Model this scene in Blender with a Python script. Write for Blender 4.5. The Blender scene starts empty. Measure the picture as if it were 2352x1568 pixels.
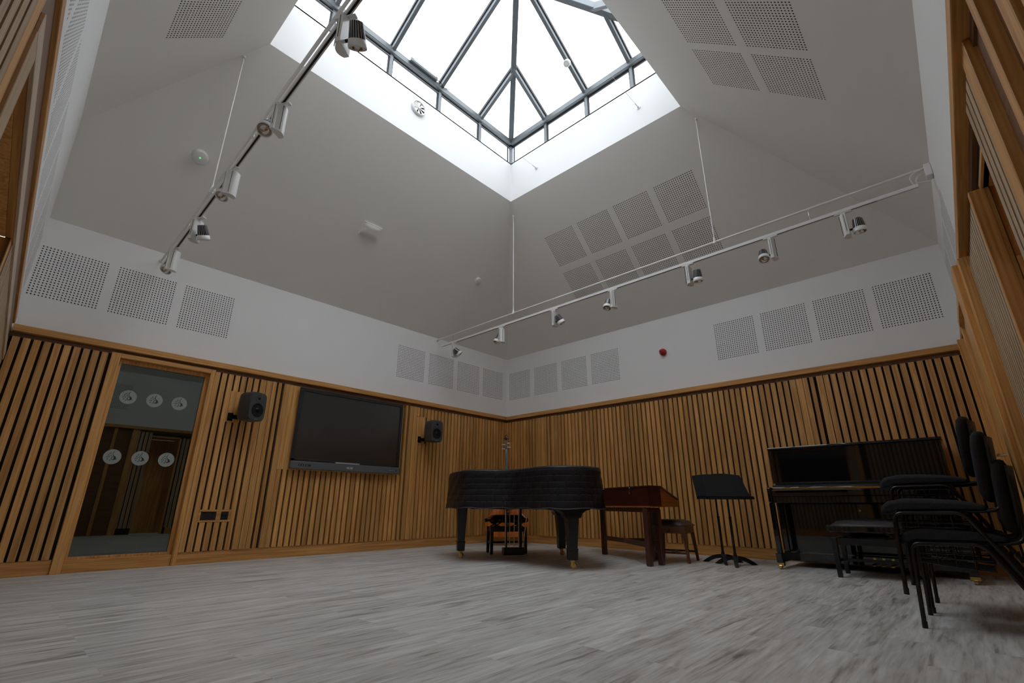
import bpy, bmesh, math, random
from mathutils import Vector, Matrix
from mathutils.geometry import delaunay_2d_cdt
random.seed(7)
PI = math.pi
SC = bpy.context.scene
COL = SC.collection

# ------------------------------------------------------------------ camera, world, exposure
def setup_camera():
    f, yaw, pitch, roll = 1085.289, 0.74999, 0.327698, 0.002973
    px, py = 1174.283, 789.926
    F = Vector((math.cos(pitch)*math.cos(yaw), math.cos(pitch)*math.sin(yaw), math.sin(pitch)))
    R0 = Vector((math.sin(yaw), -math.cos(yaw), 0)); U0 = R0.cross(F)
    R = math.cos(roll)*R0 + math.sin(roll)*U0
    U = -math.sin(roll)*R0 + math.cos(roll)*U0
    cd = bpy.data.cameras.new('camera'); co = bpy.data.objects.new('camera', cd); COL.objects.link(co)
    m = Matrix((R, U, -F)).transposed().to_4x4()
    m.translation = Vector((-6.9446, -6.5989, 0.6376))
    co.matrix_world = m
    cd.sensor_width = 36; cd.lens = f/2352*36
    cd.shift_x = (1176-px)/2352; cd.shift_y = (py-784)/2352
    cd.clip_start = 0.02
    SC.camera = co
setup_camera()
W = bpy.data.worlds.new('overcast_sky'); SC.world = W; W.use_nodes = True
nt = W.node_tree; nt.nodes.clear()
wo = nt.nodes.new('ShaderNodeOutputWorld'); bg = nt.nodes.new('ShaderNodeBackground')
tc = nt.nodes.new('ShaderNodeTexCoord'); no = nt.nodes.new('ShaderNodeTexNoise'); rp = nt.nodes.new('ShaderNodeValToRGB')
no.inputs['Scale'].default_value = 1.6; no.inputs['Detail'].default_value = 3
rp.color_ramp.elements[0].position = .35; rp.color_ramp.elements[0].color = (.86, .90, .97, 1)
rp.color_ramp.elements[1].position = .7; rp.color_ramp.elements[1].color = (.97, .98, 1, 1)
nt.links.new(tc.outputs['Generated'], no.inputs['Vector']); nt.links.new(no.outputs['Fac'], rp.inputs['Fac'])
sx = nt.nodes.new('ShaderNodeSeparateXYZ'); gr = nt.nodes.new('ShaderNodeMapRange'); mu = nt.nodes.new('ShaderNodeVectorMath'); mu.operation = 'SCALE'
gr.inputs['From Min'].default_value = 0; gr.inputs['From Max'].default_value = 1; gr.inputs['To Min'].default_value = .33; gr.inputs['To Max'].default_value = 1
nt.links.new(tc.outputs['Generated'], sx.inputs[0]); nt.links.new(sx.outputs['Z'], gr.inputs['Value'])
nt.links.new(rp.outputs['Color'], mu.inputs[0]); nt.links.new(gr.outputs['Result'], mu.inputs['Scale']); nt.links.new(mu.outputs['Vector'], bg.inputs['Color']); nt.links.new(bg.outputs['Background'], wo.inputs['Surface'])
bg.inputs['Strength'].default_value = 5.9
SC.view_settings.view_transform = 'Standard'; SC.view_settings.look = 'None'
SC.view_settings.gamma = 1; SC.view_settings.use_curve_mapping = False
SC.view_settings.exposure = 0.0
SC.cycles.max_bounces = 14; SC.cycles.diffuse_bounces = 8; SC.cycles.transparent_max_bounces = 16

# ------------------------------------------------------------------ dimensions
ZR = 2.305; ZB = 3.536; ZS = 5.446; ZT = 6.215; ZE0 = 6.60; ZE1 = 6.70
RW = 7.125; RD = 6.945
TURN_C = -.0120; TURN_D = .009      # the two near walls stand very slightly off square
a, b, c, d = 2.03, 2.0, 5.93, 4.95
kA = (ZS-ZB)/b; kB = (ZS-ZB)/a; kC = kD = .95
SL = .06   # slat face distance from white wall

# ------------------------------------------------------------------ materials
def mat(name, col, rough=.5, metal=0, spec=.5, coat=0, coat_rough=.05, noise=None, bump=None, trans=0, emit=None):
    m = bpy.data.materials.new(name); m.use_nodes = True
    n = m.node_tree; bs = n.nodes['Principled BSDF']
    bs.inputs['Base Color'].default_value = (*col, 1); bs.inputs['Roughness'].default_value = rough
    bs.inputs['Metallic'].default_value = metal; bs.inputs['Specular IOR Level'].default_value = spec
    bs.inputs['Coat Weight'].default_value = coat; bs.inputs['Coat Roughness'].default_value = coat_rough
    bs.inputs['Transmission Weight'].default_value = trans
    if emit: bs.inputs['Emission Color'].default_value = (*emit[0], 1); bs.inputs['Emission Strength'].default_value = emit[1]
    if noise or bump:
        t = n.nodes.new('ShaderNodeTexCoord')
    if noise:
        sc, lo, hi = noise
        x = n.nodes.new('ShaderNodeTexNoise'); x.inputs['Scale'].default_value = sc; x.inputs['Detail'].default_value = 4
        r = n.nodes.new('ShaderNodeMapRange'); r.inputs['To Min'].default_value = lo; r.inputs['To Max'].default_value = hi
        mx = n.nodes.new('ShaderNodeVectorMath'); mx.operation = 'SCALE'; mx.inputs[0].default_value = col
        n.links.new(t.outputs['Object'], x.inputs['Vector']); n.links.new(x.outputs['Fac'], r.inputs['Value'])
        n.links.new(r.outputs['Result'], mx.inputs['Scale']); n.links.new(mx.outputs['Vector'], bs.inputs['Base Color'])
    if bump:
        sc, st, di = bump
        x = n.nodes.new('ShaderNodeTexNoise'); x.inputs['Scale'].default_value = sc; x.inputs['Detail'].default_value = 3
        bp = n.nodes.new('ShaderNodeBump'); bp.inputs['Strength'].default_value = st; bp.inputs['Distance'].default_value = di
        n.links.new(t.outputs['Object'], x.inputs['Vector']); n.links.new(x.outputs['Fac'], bp.inputs['Height'])
        n.links.new(bp.outputs['Normal'], bs.inputs['Normal'])
    return m

def wood(name, dark, light, axis='Z', rough=.45, vary=.35, coat=0, scale=1.0, spec=.5):
    """long-grained timber; grain runs along the given object axis; every separate board differs in tone"""
    m = bpy.data.materials.new(name); m.use_nodes = True; n = m.node_tree; L = n.links.new
    bs = n.nodes['Principled BSDF']; bs.inputs['Roughness'].default_value = rough
    bs.inputs['Coat Weight'].default_value = coat; bs.inputs['Coat Roughness'].default_value = .06; bs.inputs['Specular IOR Level'].default_value = spec
    t = n.nodes.new('ShaderNodeTexCoord'); g = n.nodes.new('ShaderNodeNewGeometry')
    mp = n.nodes.new('ShaderNodeMapping')
    s = {'X': (.55, 9, 9), 'Y': (9, .55, 9), 'Z': (9, 9, .55), 'H': (.7, .7, 14)}[axis]
    mp.inputs['Scale'].default_value = tuple(v*scale for v in s)
    off = n.nodes.new('ShaderNodeVectorMath'); off.operation = 'MULTIPLY_ADD'
    off.inputs[1].default_value = (37, 53, 71)
    L(g.outputs['Random Per Island'], off.inputs[0]); L(t.outputs['Object'], off.inputs[2])
    L(off.outputs['Vector'], mp.inputs['Vector'])
    n1 = n.nodes.new('ShaderNodeTexNoise'); n1.inputs['Scale'].default_value = 1.0; n1.inputs['Detail'].default_value = 6; n1.inputs['Distortion'].default_value = 1.2
    L(mp.outputs['Vector'], n1.inputs['Vector'])
    w = n.nodes.new('ShaderNodeMath'); w.operation = 'MULTIPLY'; w.inputs[1].default_value = 26
    L(n1.outputs['Fac'], w.inputs[0])
    sn = n.nodes.new('ShaderNodeMath'); sn.operation = 'SINE'; L(w.outputs[0], sn.inputs[0])
    mp2 = n.nodes.new('ShaderNodeMapping'); mp2.inputs['Scale'].default_value = tuple(v*scale*9 if v > 1 else v*scale*3 for v in s)
    L(off.outputs['Vector'], mp2.inputs['Vector'])
    n2 = n.nodes.new('ShaderNodeTexNoise'); n2.inputs['Scale'].default_value = 1.0; n2.inputs['Detail'].default_value = 3
    L(mp2.outputs['Vector'], n2.inputs['Vector'])
    ad = n.nodes.new('ShaderNodeMath'); ad.operation = 'MULTIPLY_ADD'; ad.inputs[1].default_value = .11; L(sn.outputs[0], ad.inputs[0])
    L(n2.outputs['Fac'], ad.inputs[2])
    rp = n.nodes.new('ShaderNodeValToRGB')
    rp.color_ramp.elements[0].position = .22; rp.color_ramp.elements[0].color = (*dark, 1)
    rp.color_ramp.elements[1].position = .72; rp.color_ramp.elements[1].color = (*light, 1)
    L(ad.outputs[0], rp.inputs['Fac'])
    mr = n.nodes.new('ShaderNodeMapRange'); mr.inputs['To Min'].default_value = 1-vary/2; mr.inputs['To Max'].default_value = 1+vary/2
    L(g.outputs['Random Per Island'], mr.inputs['Value'])
    sc = n.nodes.new('ShaderNodeVectorMath'); sc.operation = 'SCALE'
    L(rp.outputs['Color'], sc.inputs[0]); L(mr.outputs['Result'], sc.inputs['Scale']); L(sc.outputs['Vector'], bs.inputs['Base Color'])
    bp = n.nodes.new('ShaderNodeBump'); bp.inputs['Strength'].default_value = .15; bp.inputs['Distance'].default_value = .002
    L(n2.outputs['Fac'], bp.inputs['Height']); L(bp.outputs['Normal'], bs.inputs['Normal'])
    return m

def floor_mat():
    m = bpy.data.materials.new('vinyl_planks'); m.use_nodes = True; n = m.node_tree; L = n.links.new
    bs = n.nodes['Principled BSDF']; bs.inputs['Roughness'].default_value = .42; bs.inputs['Specular IOR Level'].default_value = .4
    t = n.nodes.new('ShaderNodeTexCoord')
    br = n.nodes.new('ShaderNodeTexBrick'); br.offset = .37; br.offset_frequency = 2; br.squash = 1
    br.inputs['Scale'].default_value = 1; br.inputs['Brick Width'].default_value = 1.2; br.inputs['Row Height'].default_value = .18
    br.inputs['Mortar Size'].default_value = .0012; br.inputs['Mortar Smooth'].default_value = .4; br.inputs['Bias'].default_value = 0
    br.inputs['Color1'].default_value = (0, 0, 0, 1); br.inputs['Color2'].default_value = (1, 1, 1, 1); br.inputs['Mortar'].default_value = (.3, .3, .3, 1)
    L(t.outputs['Object'], br.inputs['Vector'])
    off = n.nodes.new('ShaderNodeVectorMath'); off.operation = 'MULTIPLY_ADD'; off.inputs[1].default_value = (5, 9, 3)
    L(br.outputs['Color'], off.inputs[0]); L(t.outputs['Object'], off.inputs[2])
    def streak(sx, sy, det, dist):
        mp = n.nodes.new('ShaderNodeMapping'); mp.inputs['Scale'].default_value = (sx, sy, 1); L(off.outputs['Vector'], mp.inputs['Vector'])
        x = n.nodes.new('ShaderNodeTexNoise'); x.inputs['Scale'].default_value = 1; x.inputs['Detail'].default_value = det; x.inputs['Distortion'].default_value = dist
        L(mp.outputs['Vector'], x.inputs['Vector']); return x
    a1 = streak(1.6, 16, 7, .8); a2 = streak(5, 60, 4, .3); a3 = streak(2.5, 10, 2, .5)
    mx = n.nodes.new('ShaderNodeMath'); mx.operation = 'MULTIPLY_ADD'; mx.inputs[1].default_value = .45
    L(a2.outputs['Fac'], mx.inputs[0]); 
    h = n.nodes.new('ShaderNodeMath'); h.operation = 'MULTIPLY'; h.inputs[1].default_value = .62; L(a1.outputs['Fac'], h.inputs[0]); L(h.outputs[0], mx.inputs[2])
    rp = n.nodes.new('ShaderNodeValToRGB'); e = rp.color_ramp.elements
    e[0].position = .36; e[0].color = (.25, .23, .21, 1); e[1].position = .72; e[1].color = (.70, .70, .68, 1)
    k = e.new(.50); k.color = (.49, .475, .45, 1)
    L(mx.outputs[0], rp.inputs['Fac'])
    # occasional dark grain flecks
    r3 = n.nodes.new('ShaderNodeMapRange'); r3.inputs['From Min'].default_value = .68; r3.inputs['From Max'].default_value = .76
    r3.inputs['To Min'].default_value = 1; r3.inputs['To Max'].default_value = .6; L(a3.outputs['Fac'], r3.inputs['Value'])
    tone = n.nodes.new('ShaderNodeMapRange'); tone.inputs['To Min'].default_value = .9; tone.inputs['To Max'].default_value = 1.08; L(br.outputs['Color'], tone.inputs['Value'])
    m1 = n.nodes.new('ShaderNodeMath'); m1.operation = 'MULTIPLY'; L(r3.outputs[0], m1.inputs[0]); L(tone.outputs[0], m1.inputs[1])
    sc = n.nodes.new('ShaderNodeVectorMath'); sc.operation = 'SCALE'; L(rp.outputs['Color'], sc.inputs[0]); L(m1.outputs[0], sc.inputs['Scale'])
    L(sc.outputs['Vector'], bs.inputs['Base Color'])
    return m

M = {}
M['white'] = mat('white_plaster', (.80, .80, .795), .65, noise=(3, .98, 1.01))
M['ceil'] = mat('warm_white_plaster', (.83, .825, .79), .7, noise=(2, .98, 1.01))
M['hole'] = mat('dark_cavity', (.03, .027, .022), .9)
M['oakZ'] = wood('oak_upright_grain', (.40, .175, .038), (.655, .352, .116), 'Z', vary=.38)
M['oakX'] = wood('oak_lengthwise_grain', (.35, .148, .034), (.58, .295, .088), 'X')
M['oakY'] = wood('oak_crosswise_grain', (.35, .148, .034), (.58, .295, .088), 'Y')
M['gap'] = mat('black_backing_felt', (.02, .016, .012), .9, noise=(40, .8, 1.2))
M['recess'] = wood('dark_oak_recess', (.11, .045, .016), (.2, .09, .035), 'X', vary=.1)  # dark oak, deepened further by shade put into the colour
M['floor'] = floor_mat()
M['alu'] = mat('grey_coated_aluminium', (.17, .19, .20), .4, .3, noise=(6, .95, 1.05))
M['gasket'] = mat('black_gasket', (.015, .015, .02), .6)
M['wplastic'] = mat('white_plastic', (.78, .78, .76), .35, noise=(20, .98, 1.02))
M['wmetal'] = mat('white_coated_metal', (.75, .75, .73), .3, noise=(20, .98, 1.02))
M['fin'] = mat('dark_heatsink', (.05, .048, .05), .3, .7)
M['finlight'] = mat('heatsink_fin_edges', (.38, .38, .38), .3, .8)
M['reflector'] = mat('lamp_reflector', (.6, .55, .5), .15, .9)
M['gloss'] = mat('black_polyester_gloss', (.004, .004, .005), .04, spec=.4, coat=.6, coat_rough=.02, bump=(3, .02, .001))
M['satin'] = mat('satin_black', (.006, .006, .0075), .3, bump=(30, .05, .0005))
M['blackmetal'] = mat('black_coated_steel', (.006, .006, .007), .22, .1, noise=(30, .9, 1.1))
M['standmetal'] = mat('matt_black_steel', (.011, .012, .014), .55, spec=.25, noise=(60, .85, 1.15))
M['blackplastic'] = mat('black_plastic', (.008, .008, .009), .45, bump=(200, .1, .0005))
M['fabric'] = mat('charcoal_woven_fabric', (.022, .022, .025), .95, spec=.25, noise=(120, .55, 1.5), bump=(350, .6, .001))
M['brass'] = mat('polished_brass', (.62, .42, .14), .22, 1, noise=(30, .85, 1.1))
M['brasspale'] = mat('pale_brass_rod', (.62, .52, .34), .3, 1, noise=(30, .9, 1.05))
M['chrome'] = mat('chrome', (.7, .7, .7), .12, 1)
M['recessY'] = wood('dark_oak_recess_crosswise', (.11, .045, .016), (.2, .09, .035), 'Y', vary=.1)  # same dark oak and painted-in shade, grain turned
M['mahog'] = wood('red_mahogany', (.040, .009, .005), (.075, .018, .009), 'H', rough=.3, coat=.25, vary=.1)
M['mahogend'] = wood('orange_red_mahogany', (.22, .045, .008), (.42, .105, .022), 'H', rough=.45, coat=0, spec=.3, vary=.1)  # brighter copy of the mahogany: light on the end panel put into colour
M['mahogZ'] = wood('red_mahogany_upright', (.035, .008, .004), (.075, .018, .009), 'Z', rough=.3, coat=.25, vary=.15)
M['walnut'] = wood('brown_stool_wood', (.05, .018, .009), (.12, .045, .02), 'Z', rough=.35, coat=.2, vary=.15)
M['walnutX'] = wood('brown_stool_apron', (.08, .03, .012), (.17, .07, .026), 'Y', rough=.35, coat=.2, vary=.1)
M['leather'] = mat('dark_brown_leather', (.045, .022, .02), .32, noise=(25, .8, 1.2), bump=(180, .25, .001))
M['bleather'] = mat('black_leather', (.022, .020, .024), .35, bump=(180, .3, .001))
M['bass'] = wood('orange_varnished_maple', (.36, .075, .012), (.62, .17, .03), 'Z', rough=.12, coat=.8, vary=0)
M['bassdark'] = wood('dark_varnished_maple', (.07, .016, .008), (.13, .035, .014), 'Z', rough=.12, coat=.8, vary=0)  # darker copy of the varnish, paints the shade on the ribs
M['ebony'] = mat('ebony_fingerboard', (.03, .03, .034), .3, noise=(10, .9, 1.1))
M['red'] = mat('red_sounder_plastic', (.45, .012, .012), .3, noise=(10, .95, 1.05))
M['tvframe'] = mat('black_screen_bezel', (.014, .016, .018), .35, bump=(100, .05, .0005))
M['tvbar'] = mat('dark_grey_plastic_bar', (.10, .106, .112), .35, noise=(50, .95, 1.05))
M['tvlabel'] = mat('light_grey_print', (.35, .36, .37), .5)
M['screen'] = mat('dark_anti_glare_screen', (.020, .019, .019), .20, spec=.9)
M['spk'] = mat('dark_grey_speaker_cabinet', (.045, .049, .054), .42, bump=(150, .1, .0005))
M['cone'] = mat('black_speaker_cone', (.005, .005, .006), .4, spec=.25)
M['decal'] = mat('frosted_decal', (.30, .33, .31), .6, noise=(30, .95, 1.05))
M['decalink'] = mat('decal_clear_print', (.02, .022, .02), .5)
M['led'] = mat('green_indicator', (.02, .5, .1), .4, emit=((.05, 1, .25), 1.2))
M['pink'] = mat('limed_edge', (.3, .22, .17), .5)
M['oakpale'] = wood('pale_oak', (.34, .225, .125), (.54, .395, .235), 'Z', vary=.15)  # same oak, daylight on the near-wall fronts painted in; also the bass bridge
M['oakpaleY'] = wood('pale_oak_lengthwise', (.40, .30, .20), (.58, .46, .33), 'Y', vary=.15)  # oak with daylight put into its colour, for the window head
M['steel'] = mat('stainless_wire', (.5, .5, .5), .25, 1)

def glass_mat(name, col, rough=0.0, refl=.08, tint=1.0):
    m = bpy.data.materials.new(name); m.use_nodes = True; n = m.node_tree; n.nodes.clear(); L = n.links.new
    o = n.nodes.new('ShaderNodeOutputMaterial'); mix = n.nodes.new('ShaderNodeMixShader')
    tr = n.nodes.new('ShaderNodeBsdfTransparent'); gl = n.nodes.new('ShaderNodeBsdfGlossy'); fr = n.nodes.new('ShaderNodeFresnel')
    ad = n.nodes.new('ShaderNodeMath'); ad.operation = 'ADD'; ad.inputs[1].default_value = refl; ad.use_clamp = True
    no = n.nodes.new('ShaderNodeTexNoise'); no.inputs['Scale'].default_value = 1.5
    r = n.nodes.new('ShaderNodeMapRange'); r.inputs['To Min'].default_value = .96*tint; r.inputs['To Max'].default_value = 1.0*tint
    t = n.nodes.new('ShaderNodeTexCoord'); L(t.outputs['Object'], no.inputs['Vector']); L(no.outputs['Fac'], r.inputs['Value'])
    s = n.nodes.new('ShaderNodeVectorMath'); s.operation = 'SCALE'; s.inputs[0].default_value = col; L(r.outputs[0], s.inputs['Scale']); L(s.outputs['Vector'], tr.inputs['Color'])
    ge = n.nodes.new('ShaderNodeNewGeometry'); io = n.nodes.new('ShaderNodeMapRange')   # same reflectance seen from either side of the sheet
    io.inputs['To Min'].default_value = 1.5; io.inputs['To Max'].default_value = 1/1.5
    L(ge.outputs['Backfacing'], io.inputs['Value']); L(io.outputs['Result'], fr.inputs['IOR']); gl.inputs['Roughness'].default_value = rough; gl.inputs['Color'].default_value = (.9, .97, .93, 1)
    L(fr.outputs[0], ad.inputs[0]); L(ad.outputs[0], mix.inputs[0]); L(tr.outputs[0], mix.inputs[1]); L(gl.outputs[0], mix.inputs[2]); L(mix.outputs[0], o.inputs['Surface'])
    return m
M['skyglass'] = glass_mat('roof_glass', (.97, .99, 1.0), 0, .0)
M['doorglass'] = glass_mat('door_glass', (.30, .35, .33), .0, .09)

def cover_mat():
    m = bpy.data.materials.new('black_quilted_nylon'); m.use_nodes = True; n = m.node_tree; L = n.links.new
    bs = n.nodes['Principled BSDF']; bs.inputs['Base Color'].default_value = (.009, .0085, .011, 1); bs.inputs['Roughness'].default_value = .38; bs.inputs['Specular IOR Level'].default_value = .35
    t = n.nodes.new('ShaderNodeTexCoord')
    x = n.nodes.new('ShaderNodeTexNoise'); x.inputs['Scale'].default_value = 14; x.inputs['Detail'].default_value = 4; x.inputs['Distortion'].default_value = 1.5
    mp = n.nodes.new('ShaderNodeMapping'); mp.inputs['Scale'].default_value = (1.6, 1.6, .45); L(t.outputs['Object'], mp.inputs['Vector']); L(mp.outputs['Vector'], x.inputs['Vector'])
    b = n.nodes.new('ShaderNodeBump'); b.inputs['Strength'].default_value = .7; b.inputs['Distance'].default_value = .012
    L(x.outputs['Fac'], b.inputs['Height']); L(b.outputs['Normal'], bs.inputs['Normal'])
    return m
M['cover'] = cover_mat()
M['stitch'] = mat('cover_stitching', (.035, .034, .040), .5)

# ------------------------------------------------------------------ mesh builder
class MB:
    def __init__(s): s.v = []; s.f = []; s.mi = []; s.sm = []
    def add(s, vs, fs, mi=0, smooth=False):
        o = len(s.v); s.v += [Vector(p) for p in vs]
        for f in fs: s.f.append([i+o for i in f]); s.mi.append(mi); s.sm.append(smooth)
        return s
    def box(s, x0, x1, y0, y1, z0, z1, mi=0):
        if x0 > x1: x0, x1 = x1, x0
        if y0 > y1: y0, y1 = y1, y0
        if z0 > z1: z0, z1 = z1, z0
        v = [(x, y, z) for x in (x0, x1) for y in (y0, y1) for z in (z0, z1)]
        return s.add(v, [(0, 1, 3, 2), (4, 6, 7, 5), (0, 4, 5, 1), (2, 3, 7, 6), (0, 2, 6, 4), (1, 5, 7, 3)], mi)
    def beam(s, p0, p1, w, h, up=(0, 0, 1), mi=0, drop=0):
        p0 = Vector(p0); p1 = Vector(p1); t = (p1-p0).normalized(); up = Vector(up)
        r = t.cross(up).normalized(); u = r.cross(t).normalized()
        vs = []
        for p in (p0, p1):
            for sx, sz in ((-1, -1), (1, -1), (1, 1), (-1, 1)): vs.append(p + r*sx*w/2 + u*(sz*h/2-drop))
        return s.add(vs, [(3, 2, 1, 0), (4, 5, 6, 7), (0, 1, 5, 4), (1, 2, 6, 5), (2, 3, 7, 6), (3, 0, 4, 7)], mi)
    def taper(s, p0, p1, w0, d0, w1, d1, mi=0):
        """upright tapered square post"""
        vs = []
        for p, w, dd in ((p0, w0, d0), (p1, w1, d1)):
            for sx, sy in ((-1, -1), (1, -1), (1, 1), (-1, 1)): vs.append((p[0]+sx*w/2, p[1]+sy*dd/2, p[2]))
        return s.add(vs, [(3, 2, 1, 0), (4, 5, 6, 7), (0, 1, 5, 4), (1, 2, 6, 5), (2, 3, 7, 6), (3, 0, 4, 7)], mi)
    def cyl(s, p0, p1, r0, r1=None, n=16, mi=0, caps=True):
        r1 = r0 if r1 is None else r1
        p0 = Vector(p0); p1 = Vector(p1); t = (p1-p0).normalized()
        x = t.orthogonal().normalized(); y = t.cross(x)
        o = [p0 + (x*math.cos(2*PI*i/n)+y*math.sin(2*PI*i/n))*r0 for i in range(n)] + [p1 + (x*math.cos(2*PI*i/n)+y*math.sin(2*PI*i/n))*r1 for i in range(n)]
        s.add(o, [(i, (i+1) % n, n+(i+1) % n, n+i) for i in range(n)], mi, True)
        if caps:
            s.add(o[:n], [tuple(range(n))[::-1]], mi); s.add(o[n:], [tuple(range(n))], mi)
        return s
    def lathe(s, prof, o=(0, 0, 0), axis=(0, 0, 1), n=24, mi=0, smooth=True, closed=False):
        """prof: list of (radius, distance along axis)"""
        o = Vector(o); t = Vector(axis).normalized(); x = t.orthogonal().normalized(); y = t.cross(x)
        vs = []
        for r, h in prof:
            for i in range(n): vs.append(o + t*h + (x*math.cos(2*PI*i/n)+y*math.sin(2*PI*i/n))*max(r, 1e-4))
        fs = []
        for k in range(len(prof)-1):
            for i in range(n): fs.append((k*n+i, k*n+(i+1) % n, (k+1)*n+(i+1) % n, (k+1)*n+i))
        return s.add(vs, fs, mi, smooth)
    def tube(s, pts, r, n=8, mi=0, closed=False, rr=None):
        P = [Vector(p) for p in pts]; m = len(P); rings = []
        prev = None
        for i in range(m):
            if closed: t = (P[(i+1) % m]-P[i-1]).normalized()
            else: t = (P[min(i+1, m-1)]-P[max(i-1, 0)]).normalized()
            if prev is None: x = t.orthogonal().normalized()
            else: x = (prev - t*prev.dot(t)).normalized()
            prev = x; y = t.cross(x); q = rr[i] if rr else r
            rings.append([P[i]+(x*math.cos(2*PI*k/n)+y*math.sin(2*PI*k/n))*q for k in range(n)])
        vs = [v for g in rings for v in g]; fs = []
        for i in range(m if closed else m-1):
            j = (i+1) % m
            for k in range(n): fs.append((i*n+k, i*n+(k+1) % n, j*n+(k+1) % n, j*n+k))
        s.add(vs, fs, mi, True)
        if not closed: s.add(rings[0], [tuple(range(n))[::-1]], mi); s.add(rings[-1], [tuple(range(n))], mi)
        return s
    def prism(s, poly, o, X, Y, depth, mi=0, mi_side=None, smooth=False):
        """poly in the (X, Y) frame at o, extruded by the vector depth"""
        o = Vector(o); X = Vector(X); Y = Vector(Y); D = Vector(depth); n = len(poly)
        A = [o+X*p[0]+Y*p[1] for p in poly]; B = [p+D for p in A]
        s.add(A, [tuple(range(n))[::-1]], mi); s.add(B, [tuple(range(n))], mi)
        s.add(A+B, [(i, (i+1) % n, n+(i+1) % n, n+i) for i in range(n)], mi if mi_side is None else mi_side, smooth)
        return s
    def sphere(s, o, r, n=16, m=10, mi=0, sc=(1, 1, 1)):
        vs = []; fs = []
        for i in range(m+1):
            th = PI*i/m
            for k in range(n):
                ph = 2*PI*k/n; rr = max(math.sin(th), 1e-3)
                vs.append((o[0]+r*sc[0]*rr*math.cos(ph), o[1]+r*sc[1]*rr*math.sin(ph), o[2]+r*sc[2]*math.cos(th)))
        for i in range(m):
            for k in range(n): fs.append((i*n+k, (i+1)*n+k, (i+1)*n+(k+1) % n, i*n+(k+1) % n))
        return s.add(vs, fs, mi, True)
    def build(s, name, mats, parent=None, bevel=0, world=False, fix=True, seg=2):
        me = bpy.data.meshes.new(name)
        off = Vector((0, 0, 0))
        if world and parent is not None:
            off = parent.matrix_basis.translation.copy()
            q = parent
            while q.parent: q = q.parent; off += q.matrix_basis.translation
        me.from_pydata([tuple(v-off) for v in s.v], [], s.f)
        if not isinstance(mats, (list, tuple)): mats = [mats]
        for m_ in mats: me.materials.append(m_ if not isinstance(m_, str) else M[m_])
        for p, mi, sm in zip(me.polygons, s.mi, s.sm): p.material_index = mi; p.use_smooth = sm
        if fix:
            bm = bmesh.new(); bm.from_mesh(me); bmesh.ops.recalc_face_normals(bm, faces=bm.faces); bm.to_mesh(me); bm.free()
        me.update()
        o = bpy.data.objects.new(name, me); COL.objects.link(o)
        if parent is not None: o.parent = parent
        if bevel:
            k = o.modifiers.new('bevel', 'BEVEL'); k.width = bevel; k.segments = seg; k.limit_method = 'ANGLE'; k.angle_limit = math.radians(40)
            k.harden_normals = False
        return o

def thing(name, label, cat, loc=(0, 0, 0), rz=0, group=None):
    o = bpy.data.objects.new(name, None); COL.objects.link(o); o.empty_display_size = .1
    o.location = loc; o.rotation_euler = (0, 0, rz); o['label'] = label; o['category'] = cat
    if group: o['group'] = group
    return o
def struct_empty(name, loc=(0, 0, 0)):
    o = bpy.data.objects.new(name, None); COL.objects.link(o); o.location = loc; o['kind'] = 'structure'; return o
def struct(o): o['kind'] = 'structure'; return o
def dup(root, loc=None, rz=None, label=None):
    def rec(o, par):
        q = o.copy(); COL.objects.link(q)
        if par is not None: q.parent = par
        for ch in [x for x in bpy.data.objects if x.parent == o]: rec(ch, q)
        return q
    r = rec(root, None)
    if loc is not None: r.location = loc
    if rz is not None: r.rotation_euler = (0, 0, rz)
    if label: r['label'] = label
    return r
def smooth_path(pts, r=.04, n=5):
    """round the corners of a polyline"""
    P = [Vector(p) for p in pts]; out = [P[0]]
    for i in range(1, len(P)-1):
        u = (P[i-1]-P[i]); v = (P[i+1]-P[i]); k = min(r, u.length*.49, v.length*.49)
        A = P[i]+u.normalized()*k; B = P[i]+v.normalized()*k
        for j in range(n+1):
            t = j/n; out.append(A*(1-t)**2+P[i]*2*t*(1-t)+B*t*t)
    out.append(P[-1]); return out

# ------------------------------------------------------------------ planar walls with rectangular cut-outs
def planar(name, poly, holes, o, X, Y, m, parent=None):
    pts = [Vector(p) for p in poly]; n = len(pts); edges = [(i, (i+1) % n) for i in range(n)]
    for (u0, v0, u1, v1) in holes:
        k = len(pts); pts += [Vector((u0, v0)), Vector((u1, v0)), Vector((u1, v1)), Vector((u0, v1))]
        edges += [(k, k+1), (k+1, k+2), (k+2, k+3), (k+3, k)]
    V, E, Fc, _, _, _ = delaunay_2d_cdt(pts, edges, [], 0, 1e-5)
    def inpoly(q):
        r = False; j = n-1
        for i in range(n):
            A, B = Vector(poly[i]), Vector(poly[j])
            if (A.y > q.y) != (B.y > q.y) and q.x < (B.x-A.x)*(q.y-A.y)/(B.y-A.y)+A.x: r = not r
            j = i
        return r
    fs = []
    for f in Fc:
        q = sum((V[i] for i in f), Vector((0, 0)))/len(f)
        if not inpoly(q): continue
        if any(h[0] < q.x < h[2] and h[1] < q.y < h[3] for h in holes): continue
        fs.append(tuple(f))
    o = Vector(o); X = Vector(X); Y = Vector(Y)
    mb = MB(); mb.add([o+X*p.x+Y*p.y for p in V], fs)
    return mb.build(name, m, parent)

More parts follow.
